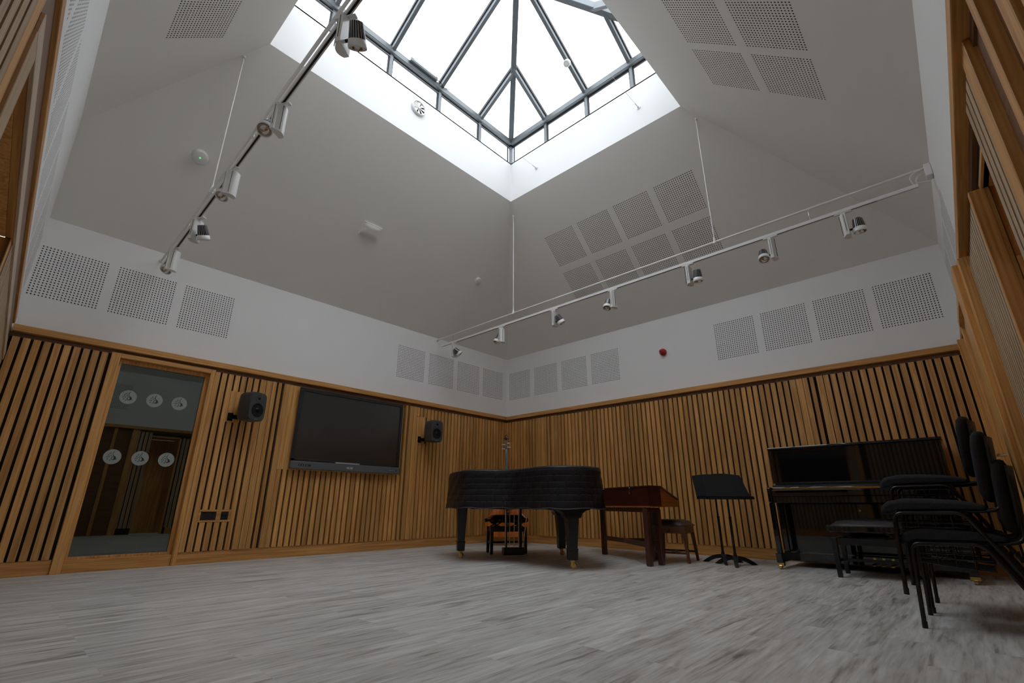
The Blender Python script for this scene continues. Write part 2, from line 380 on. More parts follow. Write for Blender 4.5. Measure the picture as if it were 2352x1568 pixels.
PN = .56     # perforated area incl. margin
def perforated_mesh(m):
    N = 20; pitch = .0284; hs = .0060; first = (PN-pitch*(N-1))/2
    cuts = [0]
    for i in range(N): cc = first+i*pitch; cuts += [cc-hs, cc+hs]
    cuts.append(PN)
    mb = MB(); n = len(cuts); vs = [(x, y, 0) for y in cuts for x in cuts]; fs = []
    for j in range(n-1):
        for i in range(n-1):
            if i % 2 == 1 and j % 2 == 1: continue
            fs.append((j*n+i, j*n+i+1, (j+1)*n+i+1, (j+1)*n+i))
    mb.add(vs, fs, 0)
    D = -.012
    for j in range(1, n-1, 2):
        for i in range(1, n-1, 2):
            x0, x1, y0, y1 = cuts[i], cuts[i+1], cuts[j], cuts[j+1]
            q = [(x0, y0, 0), (x1, y0, 0), (x1, y1, 0), (x0, y1, 0)]; w = [(p[0], p[1], D) for p in q]
            mb.add(q+w, [(0, 4, 5, 1), (1, 5, 6, 2), (2, 6, 7, 3), (3, 7, 4, 0), (4, 7, 6, 5)], 1)
    me = bpy.data.meshes.new('perforated_panel'); me.from_pydata([tuple(v) for v in mb.v], [], mb.f)
    me.materials.append(M[m]); me.materials.append(M['hole'])
    for p, k in zip(me.polygons, mb.mi): p.material_index = k
    me.update(); return me
PW = perforated_mesh('white'); PC = perforated_mesh('ceil')
def panel(me, o, X, Y, u, v, parent):
    q = bpy.data.objects.new('perforated_panel', me); COL.objects.link(q); q.parent = parent
    X = Vector(X).normalized(); Y = Vector(Y).normalized(); Z = X.cross(Y)
    m = Matrix((X, Y, Z)).transposed().to_4x4(); m.translation = Vector(o)+X*u+Y*v
    q.matrix_basis = m; return q

def band_wall(name, o, X, Y, poly, rects, me=None, m='white'):
    w = struct(planar(name, poly, [(u, v, u+PN, v+PN) for u, v in rects], o, X, Y, M[m]))
    for u, v in rects: panel(me or PW, o, X, Y, u, v, w)
    return w
def zcap(): pass
# floor
fl = MB(); fl.add([(-RW-.5, -RD-.6, 0), (.1, -RD-.6, 0), (.1, .02, 0), (-RW-.5, .02, 0)], [(0, 1, 2, 3)]); 
struct(fl.build('floor', 'floor'))

PV = 2.655  # panel bottom z (2.665 - margin)
# wall A: plane y=0, u along +x from -RW ; X x Y must face the room (-y)
xs = [-7.105, -6.455, -5.80, -2.672, -2.008, -1.343, -.679]
holes = [(x-.0, PV) for x in xs]
DX0, DX1, DZ1 = -6.315, -5.30, 2.205     # glazed door opening
pa = [(-RW-.1, 0), (DX0, 0), (DX0, DZ1), (DX1, DZ1), (DX1, 0), (0, 0), (0, ZB), (-RW-.1, ZB)]
wA = band_wall('wall_back_left', (0, 0, 0), (1, 0, 0), (0, 0, 1), pa, holes)
# wall B: plane x=0, u = y ; X=(0,-1,0) so normal X x Z = (-1,0,0): u = -y
ys = [.10, .775, 1.447, 2.112, 4.312, 4.965, 5.615, 6.262]
pb = [(0, 0), (RD+.1, 0), (RD+.1, ZB), (0, ZB)]
wB = band_wall('wall_back_right', (0, 0, 0), (0, -1, 0), (0, 0, 1), pb, [(y-.02, PV) for y in ys])
# wall C: x=-RW, facing +x : X=(0,1,0); u = y
hC = b - (0) ; zC = ZS - kC*(RW-c); hCy = (zC-ZB)/kA
zD = ZS - kD*(RD-d); hDx = (zD-ZB)/kB
WY0, WY1, WZ0, WZ1 = -4.78, -3.25, .9, 1.96       # window in wall C
pc = [(-RD-.5, 0), (0, 0), (0, ZB), (-hCy, zC), (-RD-.5, zC)]
rc = [(-.72-.66*i, PV) for i in range(8)]
wC = struct(planar('wall_left', pc, [(WY0, WZ0, WY1, WZ1)]+[(u, v, u+PN, v+PN) for u, v in rc], (-RW, 0, 0), (0, 1, 0), (0, 0, 1), M['white']))
for u, v in rc: panel(PW, (-RW, 0, 0), (0, 1, 0), (0, 0, 1), u, v, wC)
# wall D: y=-RD, facing +y : X=(-1,0,0) ; u = -x
NX0, NX1, NZ = 3.98, 4.52, 2.10     # recess opening (in -x)
EX0, EX1, EZ = 1.32, 2.44, 2.20     # oak door
pd = [(0, 0), (RW, 0), (RW, zD), (hDx, zD), (0, ZB)]
rd = [(.08+.66*i, PV) for i in range(3)] + [(4.57, PV), (5.125+.0, PV)]
rd = [(.08, PV), (.74, PV), (1.40, PV), (5.10, PV), (5.76, PV)]
wD = struct(planar('wall_right', pd, [(NX0, .02, NX1, NZ)]+[(u, v, u+PN, v+PN) for u, v in rd], (0, -RD, 0), (-1, 0, 0), (0, 0, 1), M['white']))
for u, v in rd: panel(PW, (0, -RD, 0), (-1, 0, 0), (0, 0, 1), u, v, wD)

# ceiling: four slopes round the skylight shaft
ceil_ = struct_empty('ceiling', (-4, -3.5, 4.5))
def slope(nm, P, holes, o, X, Y):
    """P: list of 3D points; X, Y unit vectors"""
    o = Vector(o); X = Vector(X).normalized(); Y = Vector(Y).normalized()
    poly = [((Vector(p)-o).dot(X), (Vector(p)-o).dot(Y)) for p in P]
    s = planar(nm, poly, [(u, v, u+PN, v+PN) for u, v in holes], o, X, Y, M['ceil'])
    s.parent = ceil_; s.matrix_parent_inverse = Matrix.Translation(-ceil_.location)
    for u, v in holes:
        q = panel(PC, o, X, Y, u, v, s)
    return s
SAB = (-a, -b, ZS); SAC = (-c, -b, ZS); SBD = (-a, -d, ZS); SCD = (-c, -d, ZS)
cAC = (-RW, -hCy, zC); cBD = (-hDx, -RD, zD)
E_C, E_D = RW+.14, RD+.14
zC2 = ZS-kC*(E_C-c); hC2 = (zC2-ZB)/kA; zD2 = ZS-kD*(E_D-d); hD2 = (zD2-ZB)/kB
cAC = (-E_C, -hC2, zC2); cBD = (-hD2, -E_D, zD2)
slope('ceiling_slope', [(0, 0, ZB), (-E_C, 0, ZB), cAC, SAC, SAB], [], (0, 0, ZB), (-1, 0, 0), (0, -1, kA))
# slope B : u = -y , v up the slope
lB = math.hypot(1, kB)
vb = lambda x: -x*lB
hb = [(y, vb(-1.048)) for y in (2.245, 2.905, 3.565, 4.225)] + [(y, vb(-.955)-PN) for y in (2.235, 2.895, 3.555, 4.215)]
slope('ceiling_slope', [(0, 0, ZB), SAB, SBD, cBD, (0, -E_D, ZB)], hb, (0, 0, ZB), (0, -1, 0), (-1, 0, kB))
# slope D : u=-x, v up slope from wall
lD = math.hypot(1, kD)
oD = (0, -RD, zD)
vd = lambda y: (y+RD)*lD
hd = [(x, vv) for x in (2.62, 3.29, 3.96) for vv in (vd(-5.93), vd(-6.41))]
hd = [(x, vd(-5.93)) for x in (2.63, 3.29, 3.95)] + [(x, vd(-6.41)) for x in (2.63, 3.29, 3.95)]
slope('ceiling_slope', [cBD, SBD, SCD, (-c-(E_D-d), -E_D, zD2)], hd, oD, (-1, 0, 0), (0, 1, kD))
oC = (-RW, 0, zC); lC = math.hypot(1, kC)
hc = [(-2.68, (RW-6.77)*lC), (-3.34, (RW-6.77)*lC), (-4.0, (RW-6.77)*lC)]
slope('ceiling_slope', [cAC, (-E_C, -d-(E_C-c), zC2), SCD, SAC], hc, oC, (0, 1, 0), (1, 0, kC))
# shaft sides
sh = MB()
cor = [(-a, -b), (-c, -b), (-c, -d), (-a, -d)]
for i in range(4):
    p, q = cor[i], cor[(i+1) % 4]
    sh.add([(p[0], p[1], ZS), (q[0], q[1], ZS), (q[0], q[1], ZT), (p[0], p[1], ZT)], [(0, 1, 2, 3)])
    # ledge on top, thin grey edge trim
o = sh.build('skylight_shaft', 'white', ceil_, world=True, fix=False)
lg = MB(); e = .10
for (x0, x1, y0, y1) in ((-c-e, -a+e, -b, -b+e), (-c-e, -a+e, -d-e, -d), (-c-e, -c, -d, -b), (-a, -a+e, -d, -b)):
    lg.box(x0, x1, y0, y1, ZT-.02, ZT+.004)
lg.build('shaft_edge_trim', 'alu', ceil_, world=True)

# ------------------------------------------------------------------ skylight (window_2)
sky = struct_empty('window_2', (-4, -3.5, ZT))
ax = [-2.03, -2.76, -3.60, -4.46, -5.31, -5.93]
by = [-2.0, -2.76, -3.56, -4.33, -4.95]
O = .03   # frame line just outside the shaft faces
def frame(p0, p1, w, h, nm='glazing_bar', drop=0, up=(0, 0, 1)):
    mb = MB(); mb.beam(p0, p1, w, h, up, drop=drop); return mb.build(nm, 'alu', sky, bevel=.006, world=True, seg=1)
XA, XC, YA, YD = -a+O, -c-O, -b+O, -d-O
# eaves beam
zc = (ZE0+ZE1)/2; hh = ZE1-ZE0
for p, q in (((XC, YA), (XA, YA)), ((XA, YA), (XA, YD)), ((XA, YD), (XC, YD)), ((XC, YD), (XC, YA))):
    frame((*p, zc), (*q, zc), .11, hh, 'eaves_beam')
for x in ax[1:-1]:
    for y in (YA, YD): frame((x, y, ZT), (x, y, ZE0), .05, .05, 'mullion', up=(1, 0, 0))
for y in by[1:-1]:
    for x in (XA, XC): frame((x, y, ZT), (x, y, ZE0), .05, .05, 'mullion', up=(1, 0, 0))
for x in (XA, XC):
    for y in (YA, YD): frame((x, y, ZT), (x, y, ZE0), .06, .06, 'mullion', up=(1, 0, 0))
PIT = .60; zr0 = ZE1-.01
hw = (YA-YD)/2; zap = zr0+PIT*hw; yr = (YA+YD)/2
R0 = (XA-hw, yr, zap); R1 = (XC+hw, yr, zap)
for p, q in (((XA, YA, zr0), R0), ((XA, YD, zr0), R0), ((XC, YA, zr0), R1), ((XC, YD, zr0), R1)):
    frame(p, q, .085, .12, 'hip_rafter')
frame(R0, R1, .08, .11, 'ridge_beam')
def zroof(x, y): return zr0+PIT*min(YA-y, y-YD, XA-x, x-XC)
for x in ax[1:-1]:
    t = min(XA-x, x-XC, hw)
    frame((x, YA, zr0), (x, YA-t, zr0+PIT*t), .055, .12, 'rafter'); frame((x, YD, zr0), (x, YD+t, zr0+PIT*t), .055, .12, 'rafter')
for y in by[1:-1]:
    t = min(YA-y, y-YD)
    frame((XA, y, zr0), (XA-t, y, zr0+PIT*t), .055, .12, 'rafter'); frame((XC, y, zr0), (XC+t, y, zr0+PIT*t), .055, .12, 'rafter')
# panes: four roof slopes and four upstand strips, thin glass
g = .04
def pane(pts, nm='pane'):
    mb = MB(); mb.add(pts, [tuple(range(len(pts)))]); return mb.build(nm, 'skyglass', sky, world=True)
zg = zr0+g
up1 = lambda p: (p[0], p[1], p[2]+g)
pane([(XA, YA, zg), (XC, YA, zg), up1(R1), up1(R0)]); pane([(XA, YD, zg), (XC, YD, zg), up1(R1), up1(R0)])
pane([(XA, YA, zg), (XA, YD, zg), up1(R0)]); pane([(XC, YA, zg), (XC, YD, zg), up1(R1)])
for p, q in (((XC, YA+.02), (XA, YA+.02)), ((XA+.02, YA), (XA+.02, YD)), ((XA, YD-.02), (XC, YD-.02)), ((XC-.02, YD), (XC-.02, YA))):
    pane([(*p, ZT), (*q, ZT), (*q, ZE0), (*p, ZE0)], 'upstand_pane')
# gaskets: thin dark lines round the upstand panes and beside the rafters
gk = MB()
for p, q, n_ in (((XC, YA+.005), (XA, YA+.005), 'x'), ((XA+.005, YA), (XA+.005, YD), 'y')):
    gk.beam((*p, ZE0-.012), (*q, ZE0-.012), .015, .03)
for i in range(len(ax)-1):
    for x in (ax[i]-.035 if i else ax[i]-.045, ax[i+1]+.035): gk.box(x-.006, x+.006, YA-.005, YA+.02, ZT, ZE0)
for i in range(len(by)-1):
    for y in (by[i]-.035 if i else by[i]-.045, by[i+1]+.035): gk.box(XA-.005, XA+.02, y-.006, y+.006, ZT, ZE0)
for x in ax[1:-1]:
    t = min(XA-x, x-XC, hw)
    for s in (-1, 1): gk.beam((x+s*.037, YA, zr0+.045), (x+s*.037, YA-t, zr0+PIT*t+.045), .012, .05)
for y in by[1:-1]:
    t = min(YA-y, y-YD)
    for s in (-1, 1): gk.beam((XA, y+s*.037, zr0+.045), (XA-t, y+s*.037, zr0+PIT*t+.045), .012, .05)
gk.build('gasket', 'gasket', sky, world=True)

# ------------------------------------------------------------------ slatted oak lining
SP, SWD = .0762, .0545
SZ0, SZ1 = .13, 2.19
def slats(run0, run1, place, cut, parent, depth=SL, phase=0, jog=None, zz=(SZ0, SZ1), m='oakZ'):
    """place(u0,u1,d0,d1,z0,z1) -> box args"""
    mb = MB(); u = run0+phase
    while u < run1-.01:
        w = SWD; dd = depth
        if jog:
            for j0, j1, jd in jog:
                if j0 <= u < j1: dd = depth+jd; w = (SWD-.012, SWD+.014, SWD+.017, SWD-.004)[int((u-j0)/SP+.5) % 4]
        u1 = min(u+w, run1)
        segs = [(zz[0], zz[1])]
        for (c0, c1, cz0, cz1) in cut:
            if u1 > c0+.012 and u < c1-.012:
                ns = []
                for s0, s1 in segs:
                    if cz0 > s0+.01: ns.append((s0, min(s1, cz0)))
                    if cz1 < s1-.01: ns.append((max(s0, cz1), s1))
                segs = ns
        for s0, s1 in segs:
            if s1-s0 > .01: mb.box(*place(u, u1, .022, dd, s0, s1))
        u += SP
    return mb.build('slat_panelling', m, parent)
plA = lambda u0, u1, d0, d1, z0, z1: (u0, u1, -d0, -d1, z0, z1)
plB = lambda u0, u1, d0, d1, z0, z1: (-d0, -d1, -u0, -u1, z0, z1)
plC = lambda u0, u1, d0, d1, z0, z1: (-RW+d0, -RW+d1, u0, u1, z0, z1)
plD = lambda u0, u1, d0, d1, z0, z1: (-u0, -u1, -RD+d0, -RD+d1, z0, z1)
# backing
bk = MB(); bk.box(-RW, DX0, -.001, -.022, 0, 2.235); bk.box(DX1, 0, -.001, -.022, 0, 2.235); bk.box(DX0, DX1, -.001, -.022, DZ1, 2.235)
bk.build('slat_backing', 'gap', wA)
bk = MB(); bk.box(-.001, -.022, -.022, -RD, 0, 2.235); bk.build('slat_backing', 'gap', wB)
TVc = (-4.385, -2.51, 1.07, 2.3)
cutA = [TVc, (-5.085, -4.93, 1.60, 1.985), (-2.235, -2.06, 1.60, 2.04), (-5.175, -4.83, .435, .575)]
slats(-7.159, DX0-.012, plA, [], wA, phase=.0)
slats(DX1+.005, 0, plA, cutA, wA, jog=[(-4.80, -4.41, .012), (-2.5, -2.2, .012)])
slats(.06, RD-.10, plB, [], wB, phase=.0, jog=[(.85, 1.35, .022), (5.12, 5.52, .008)])
# skirtings, top rails, dark boards with rail shade partly in their colour
def trimbox(nm, m, *bx, bevel=.003):
    mb = MB(); mb.box(*bx); return struct(mb.build(nm, m, bevel=bevel, seg=1))
trimbox('baseboard_back_left', 'oakX', DX1+.002, -.0, -.001, -.05, 0, .128)
trimbox('baseboard_back_left', 'oakX', -RW, DX0-.001, -.001, -.05, 0, .128)
trimbox('baseboard_back_right', 'oakY', -.001, -.05, -.05, -RD+.1, 0, .128)
trimbox('trim_1', 'oakX', -7.10, -.10, -.0, -.10, 2.238, ZR)
trimbox('trim_2', 'oakY', -.0, -.10, 0, -RD+.09, 2.238, ZR)
trimbox('trim_3', 'recess', -RW, 0, -.022, -.045, 2.192, 2.236, bevel=0)
trimbox('trim_4', 'recess', -.022, -.045, -.05, -RD+.06, 2.192, 2.236, bevel=0)

# boards on wall A
def board(nm, lab, cat, m, *bx, bevel=.002):
    mb = MB(); mb.box(*bx); o = mb.build(nm, m, bevel=bevel, seg=1); o['label'] = lab; o['category'] = cat; return o
mb = MB(); mb.box(-4.385, -2.51, -.023, -.062, 1.07, 2.19); mb.build('screen_backboard', 'oakZ', wA, bevel=.002, seg=1)
for x0, x1, z1 in ((-5.085, -4.93, 1.985), (-2.235, -2.06, 2.04)):
    mb = MB(); mb.box(x0, x1, -.023, -.061, 1.60, z1); mb.build('mounting_board', 'oakZ', wA, bevel=.002, seg=1)

# ------------------------------------------------------------------ glazed door (door_1)
dr = struct_empty('door_1', ((DX0+DX1)/2, 0, 0))
mb = MB(); fw = .05
mb.box(DX0-.0, DX0+.08, -.075, .14, 0, DZ1); mb.build('door_frame', 'oakZ', dr, world=True, bevel=.003, seg=1)
mb = MB(); mb.box(DX1-fw, DX1, -.075, .14, 0, DZ1); mb.build('door_frame', 'oakZ', dr, world=True, bevel=.003, seg=1)
mb = MB(); mb.box(DX0+.08, DX1-fw, -.075, .14, DZ1-.05, DZ1); mb.build('door_frame', 'oakX', dr, world=True, bevel=.003, seg=1)
mb = MB(); mb.box(DX0+.08, DX1-fw, -.055, .14, 0, .115); mb.build('bottom_rail', 'oakX', dr, world=True, bevel=.003, seg=1)
mb = MB(); mb.box(DX0+.08, DX0+.11, -.0, .05, .115, DZ1-.05); mb.box(DX1-fw-.035, DX1-fw, -.0, .05, .115, DZ1-.05); mb.box(DX0+.11, DX1-fw-.035, .0, .05, DZ1-.09, DZ1-.05)
mb.box(DX0+.11, DX1-fw-.035, 0, .05, .115, .14)
mb.build('glazing_bead', 'oakZ', dr, world=True, bevel=.002, seg=1)
GX0, GX1 = DX0+.11, DX1-fw-.035
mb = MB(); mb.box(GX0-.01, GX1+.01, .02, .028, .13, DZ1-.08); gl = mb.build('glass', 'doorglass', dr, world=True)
def decal(x, z):
    r = .077; y = .0185
    mb = MB(); mb.cyl((x, y+.001, z), (x, y, z), r, n=40)
    dc = mb.build('round_decal', 'decal', gl, world=True)
    k = MB(); yy = y-.0012; rr = .0022
    # treble clef
    pts = []
    for i in range(40):
        t = i/39
        if t < .55:
            an = -PI*.6 + t/.55*PI*3.1; q = .006+.020*(1-t/.55*.25)*(1 if t < .4 else .9)
            pts.append((x+.012+math.cos(an)*q*(.5+t), yy, z-.012+math.sin(an)*q*(.5+t)))
        else:
            s = (t-.55)/.45
            pts.append((x+.012+.012*math.sin(s*PI*1.9+.4), yy, z-.035+.095*s-.0))
    k.tube(pts, rr, n=4)
    for dx, dz in ((-.035, .018), (-.022, .034), (-.044, -.004), (-.028, -.002), (-.036, -.026), (-.014, -.036), (.034, -.022), (-.012, .012)):
        k.cyl((x+dx, yy+.0005, z+dz), (x+dx, yy-.0005, z+dz), .0048, n=8)
        k.beam((x+dx+.004, yy, z+dz), (x+dx+.006, yy, z+dz+.016), .002, .001)
    for i in range(16):
        an = -PI*.75+i/15*PI*.5
        k.beam((x+.060*math.cos(an), yy, z+.012+.068*math.sin(an)), (x+.060*math.cos(an), yy, z+.018+.068*math.sin(an)), .003, .001)
    k.build('printed_emblem', 'decalink', dc, world=True)
for x in (-6.068, -5.825, -5.583):
    for z in (1.755, 1.11): decal(x, z)
# dim corridor behind the glass
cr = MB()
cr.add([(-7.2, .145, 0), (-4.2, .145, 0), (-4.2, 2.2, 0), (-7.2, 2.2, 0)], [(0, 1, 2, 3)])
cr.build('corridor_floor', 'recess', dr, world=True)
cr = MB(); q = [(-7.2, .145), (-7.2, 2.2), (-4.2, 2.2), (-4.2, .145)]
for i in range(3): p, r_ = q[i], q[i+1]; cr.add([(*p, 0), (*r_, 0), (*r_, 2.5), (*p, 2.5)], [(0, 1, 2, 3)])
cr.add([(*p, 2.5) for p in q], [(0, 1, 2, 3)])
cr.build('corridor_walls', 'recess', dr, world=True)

# ------------------------------------------------------------------ wall C details (left edge of view)
bk = MB(); bk.box(-RW+.001, -RW+.02, -RD, 0, 0, WZ0); bk.box(-RW+.001, -RW+.02, WY1, 0, WZ0, 2.235); bk.box(-RW+.001, -RW+.02, -RD, WY0, WZ0, 2.235); bk.box(-RW+.001, -RW+.02, WY0, WY1, WZ1, 2.235)
bk.build('slat_backing', 'gap', wC)
slats(-RD+.1, -5.10, plC, [], wC, depth=.045, zz=(.13, 2.19), m='oakpale')
slats(WY1+.08, -.07, plC, [], wC, depth=.03, zz=(.13, 1.95), m='oakpale')
slats(WY0, WY1, plC, [], wC, depth=.045, zz=(.13, WZ0-.02), m='oakpale')
trimbox('baseboard_left', 'oakY', -RW, -RW+.05, -RD+.1, -.05, 0, .128)
trimbox('trim_5', 'oakY', -RW, -7.088, -RD+.1, -.35, 2.238, ZR)
trimbox('trim_6', 'recessY', -RW, -RW+.022, -RD+.1, -.35, 2.01, 2.236, bevel=0)
wn = struct_empty('window_1', (-RW, (WY0+WY1)/2, WZ0))
mb = MB(); mb.box(-7.097, -7.085, WY0-.12, -.12, WZ1-.03, WZ1+.05); mb.build('head_board', 'oakpaleY', wn, world=True, bevel=.002, seg=1)  # thin paler facing, paints the light on the front of the head
mb = MB(); mb.box(-RW, -7.097, WY0-.12, -.12, WZ1-.028, WZ1+.05); mb.build('soffit_board', 'oakY', wn, world=True, bevel=.002, seg=1)
mb = MB()
for k in range(3): mb.box(-RW-.16-.035*k, -RW-.18-.035*k, WY0, WY1, WZ1-.036, WZ1-.029)
mb.build('blind_track', 'standmetal', wn, world=True)
mb = MB(); mb.box(-7.097, -7.085, WY0-.13, WY0, .13, WZ1-.03); mb.build('jamb', 'oakpale', wn, world=True, bevel=.002, seg=1)  # paler facing with the light put into its colour; the oak jamb is behind
mb = MB(); mb.box(-RW, -7.097, WY0-.13, WY0, .13, WZ1-.03); mb.build('jamb', 'oakZ', wn, world=True, bevel=.002, seg=1)
mb = MB(); mb.box(-RW+.02, -7.095, WY0-.22, WY0-.13, .13, 2.19); mb.build('jamb', 'oakZ', wn, world=True, bevel=.002, seg=1)
mb = MB(); mb.box(-RW-.3, -7.10, WY1, WY1+.07, WZ0, WZ1-.03); mb.build('jamb', 'oakZ', wn, world=True, bevel=.002, seg=1)
mb = MB(); mb.box(-RW-.3, -RW, WY0-.03, WY0, WZ0, WZ1-.0); mb.box(-RW-.3, -RW, WY0, WY1, WZ1-.03, WZ1); mb.box(-RW-.3, -7.08, WY0, WY1, WZ0-.03, WZ0)
mb.build('window_reveal', 'oakZ', wn, world=True, bevel=.002, seg=1)
mb = MB()
for x in (-RW-.18,):
    mb.box(x-.03, x+.03, WY0, WY0+.07, WZ0, WZ1-.03); mb.box(x-.03, x+.03, WY1-.07, WY1, WZ0, WZ1-.03); mb.box(x-.03, x+.03, WY0, WY1, WZ1-.1, WZ1-.03)
mb.build('window_frame', 'oakZ', wn, world=True, bevel=.002, seg=1)
mb = MB(); mb.box(-RW-.30, -RW-.29, WY0, WY1, WZ0, WZ1); mb.build('blind', 'standmetal', wn, world=True)
mb = MB(); mb.box(-RW-.185, -RW-.179, WY0+.07, WY1-.07, WZ0, WZ1-.1); mb.build('pane', 'doorglass', wn, world=True)

# ------------------------------------------------------------------ wall D details (right edge of view)
def D(x0, x1, y0, y1, z0, z1, nm='pilaster_board', m='oakZ', par=None):
    mb = MB(); mb.box(-x0, -x1, y0, y1, z0, z1); return mb.build(nm, m, par or wD, bevel=.003, seg=1)
bk = MB()
for x0, x1, z0, z1 in ((0, NX0, 0, 2.235), (NX1, RW, 0, 2.235), (NX0, NX1, NZ, 2.235)): bk.box(-x0, -x1, -RD+.001, -RD+.02, z0, z1)
bk.build('slat_backing', 'gap', wD)
slats(2.86, NX0-.045, plD, [], wD, depth=.06, m='oakpale', zz=(.13, 2.12))
slats(NX1+.005, 4.78, plD, [], wD, depth=.06, m='oakpale')
slats(5.55, RW-.1, plD, [], wD, depth=.06)
D(4.775, 4.90, -RD, -6.883, 0, 2.237)
D(4.90, 5.17, -RD-.0, -RD+.03, 0, 2.237, m='recess'); D(5.17, 5.23, -RD, -6.879, 0, 2.237)  # dark boards paint in the shaded pilaster sides, here and in the next line
D(5.23, 5.42, -RD-.0, -RD+.03, 0, 2.237, m='recess'); D(5.42, 5.50, -RD, -6.878, 0, 2.237)
trimbox('trim_7', 'oakX', -RW, -.0, -RD, -6.857, 2.238, ZR)
trimbox('trim_8', 'recess', -RW, -.0, -RD+.02, -RD+.04, 2.192, 2.236, bevel=0)
trimbox('baseboard_right', 'oakX', -RW, -5.5, -RD, -RD+.05, 0, .128)
trimbox('baseboard_right', 'oakX', -3.88, -2.87, -RD, -RD+.05, 0, .128)
# recessed opening
d3 = struct_empty('door_3', (-(NX0+NX1)/2, -RD, 0))
D(NX0-.04, NX0, -RD-.0, -6.869, 0, NZ, 'jamb', 'oakZ', d3).location = -Vector(d3.location)
q = D(NX0-.02, NX0, -RD-.55, -RD, 0, 1.72, 'jamb_lining', 'oakZ', d3); q.location = -Vector(d3.location)
q = D(NX0-.03, NX0-.01, -RD-.55, -RD, 1.72, NZ, 'jamb_lining', 'oakZ', d3); q.location = -Vector(d3.location)
q = D(NX1, NX1+.02, -RD-.55, -RD, 0, NZ, 'jamb_lining', 'oakZ', d3); q.location = -Vector(d3.location)
q = D(NX0-.02, NX1+.02, -RD-.55, -RD+.03, NZ, NZ+.03, 'head_lining', 'oakX', d3); q.location = -Vector(d3.location)
q = D(NX0-.02, NX1+.02, -RD-.57, -RD-.55, 0, NZ, 'door_leaf', 'oakZ', d3); q.location = -Vector(d3.location)
# oak door with projecting frame
d2 = struct_empty('door_2', (-(EX0+EX1)/2, -RD, 0))
def E_(x0, x1, y1, z0, z1, nm): q = D(x0, x1, -RD+.0, y1, z0, z1, nm, 'oakZ', d2); q.location = -Vector(d2.location); return q
E_(2.76, 2.87, -6.838, 0, 2.2, 'door_frame'); E_(2.46, 2.76, -6.807, 0, 2.2, 'door_frame'); E_(2.40, 2.46, -6.822, 0, 2.2, 'door_frame')
E_(1.36, 2.40, -6.856, .01, 2.14, 'door_leaf'); E_(1.36, 2.40, -6.826, 2.14, 2.2, 'door_frame'); E_(1.22, 1.36, -6.836, 0, 2.2, 'door_frame')
E_(.02, 1.22, -6.866, 0, 2.19, 'side_panel'); E_(.64, .70, -6.812, 0, 2.2, 'door_frame')
hd_ = MB(); hd_.cyl((-1.46, -6.858, 1.02), (-1.46, -6.80, 1.02), .01); hd_.cyl((-1.46, -6.805, 1.02), (-1.58, -6.805, 1.02), .01); q = hd_.build('door_handle', 'chrome', d2, world=True)

def turn(pivot, ang, names):
    m = Matrix.Translation(pivot) @ Matrix.Rotation(ang, 4, 'Z') @ Matrix.Translation(-Vector(pivot))
    for o in bpy.data.objects:
        if o.parent is None and o.name in names: o.matrix_basis = m @ o.matrix_basis
turn(Vector((-RW, 0, 0)), TURN_C, ('wall_left', 'baseboard_left', 'trim_5', 'trim_6', 'window_1'))
turn(Vector((0, -RD, 0)), TURN_D, ('wall_right', 'baseboard_right', 'baseboard_right.001', 'trim_7', 'trim_8', 'door_2', 'door_3'))
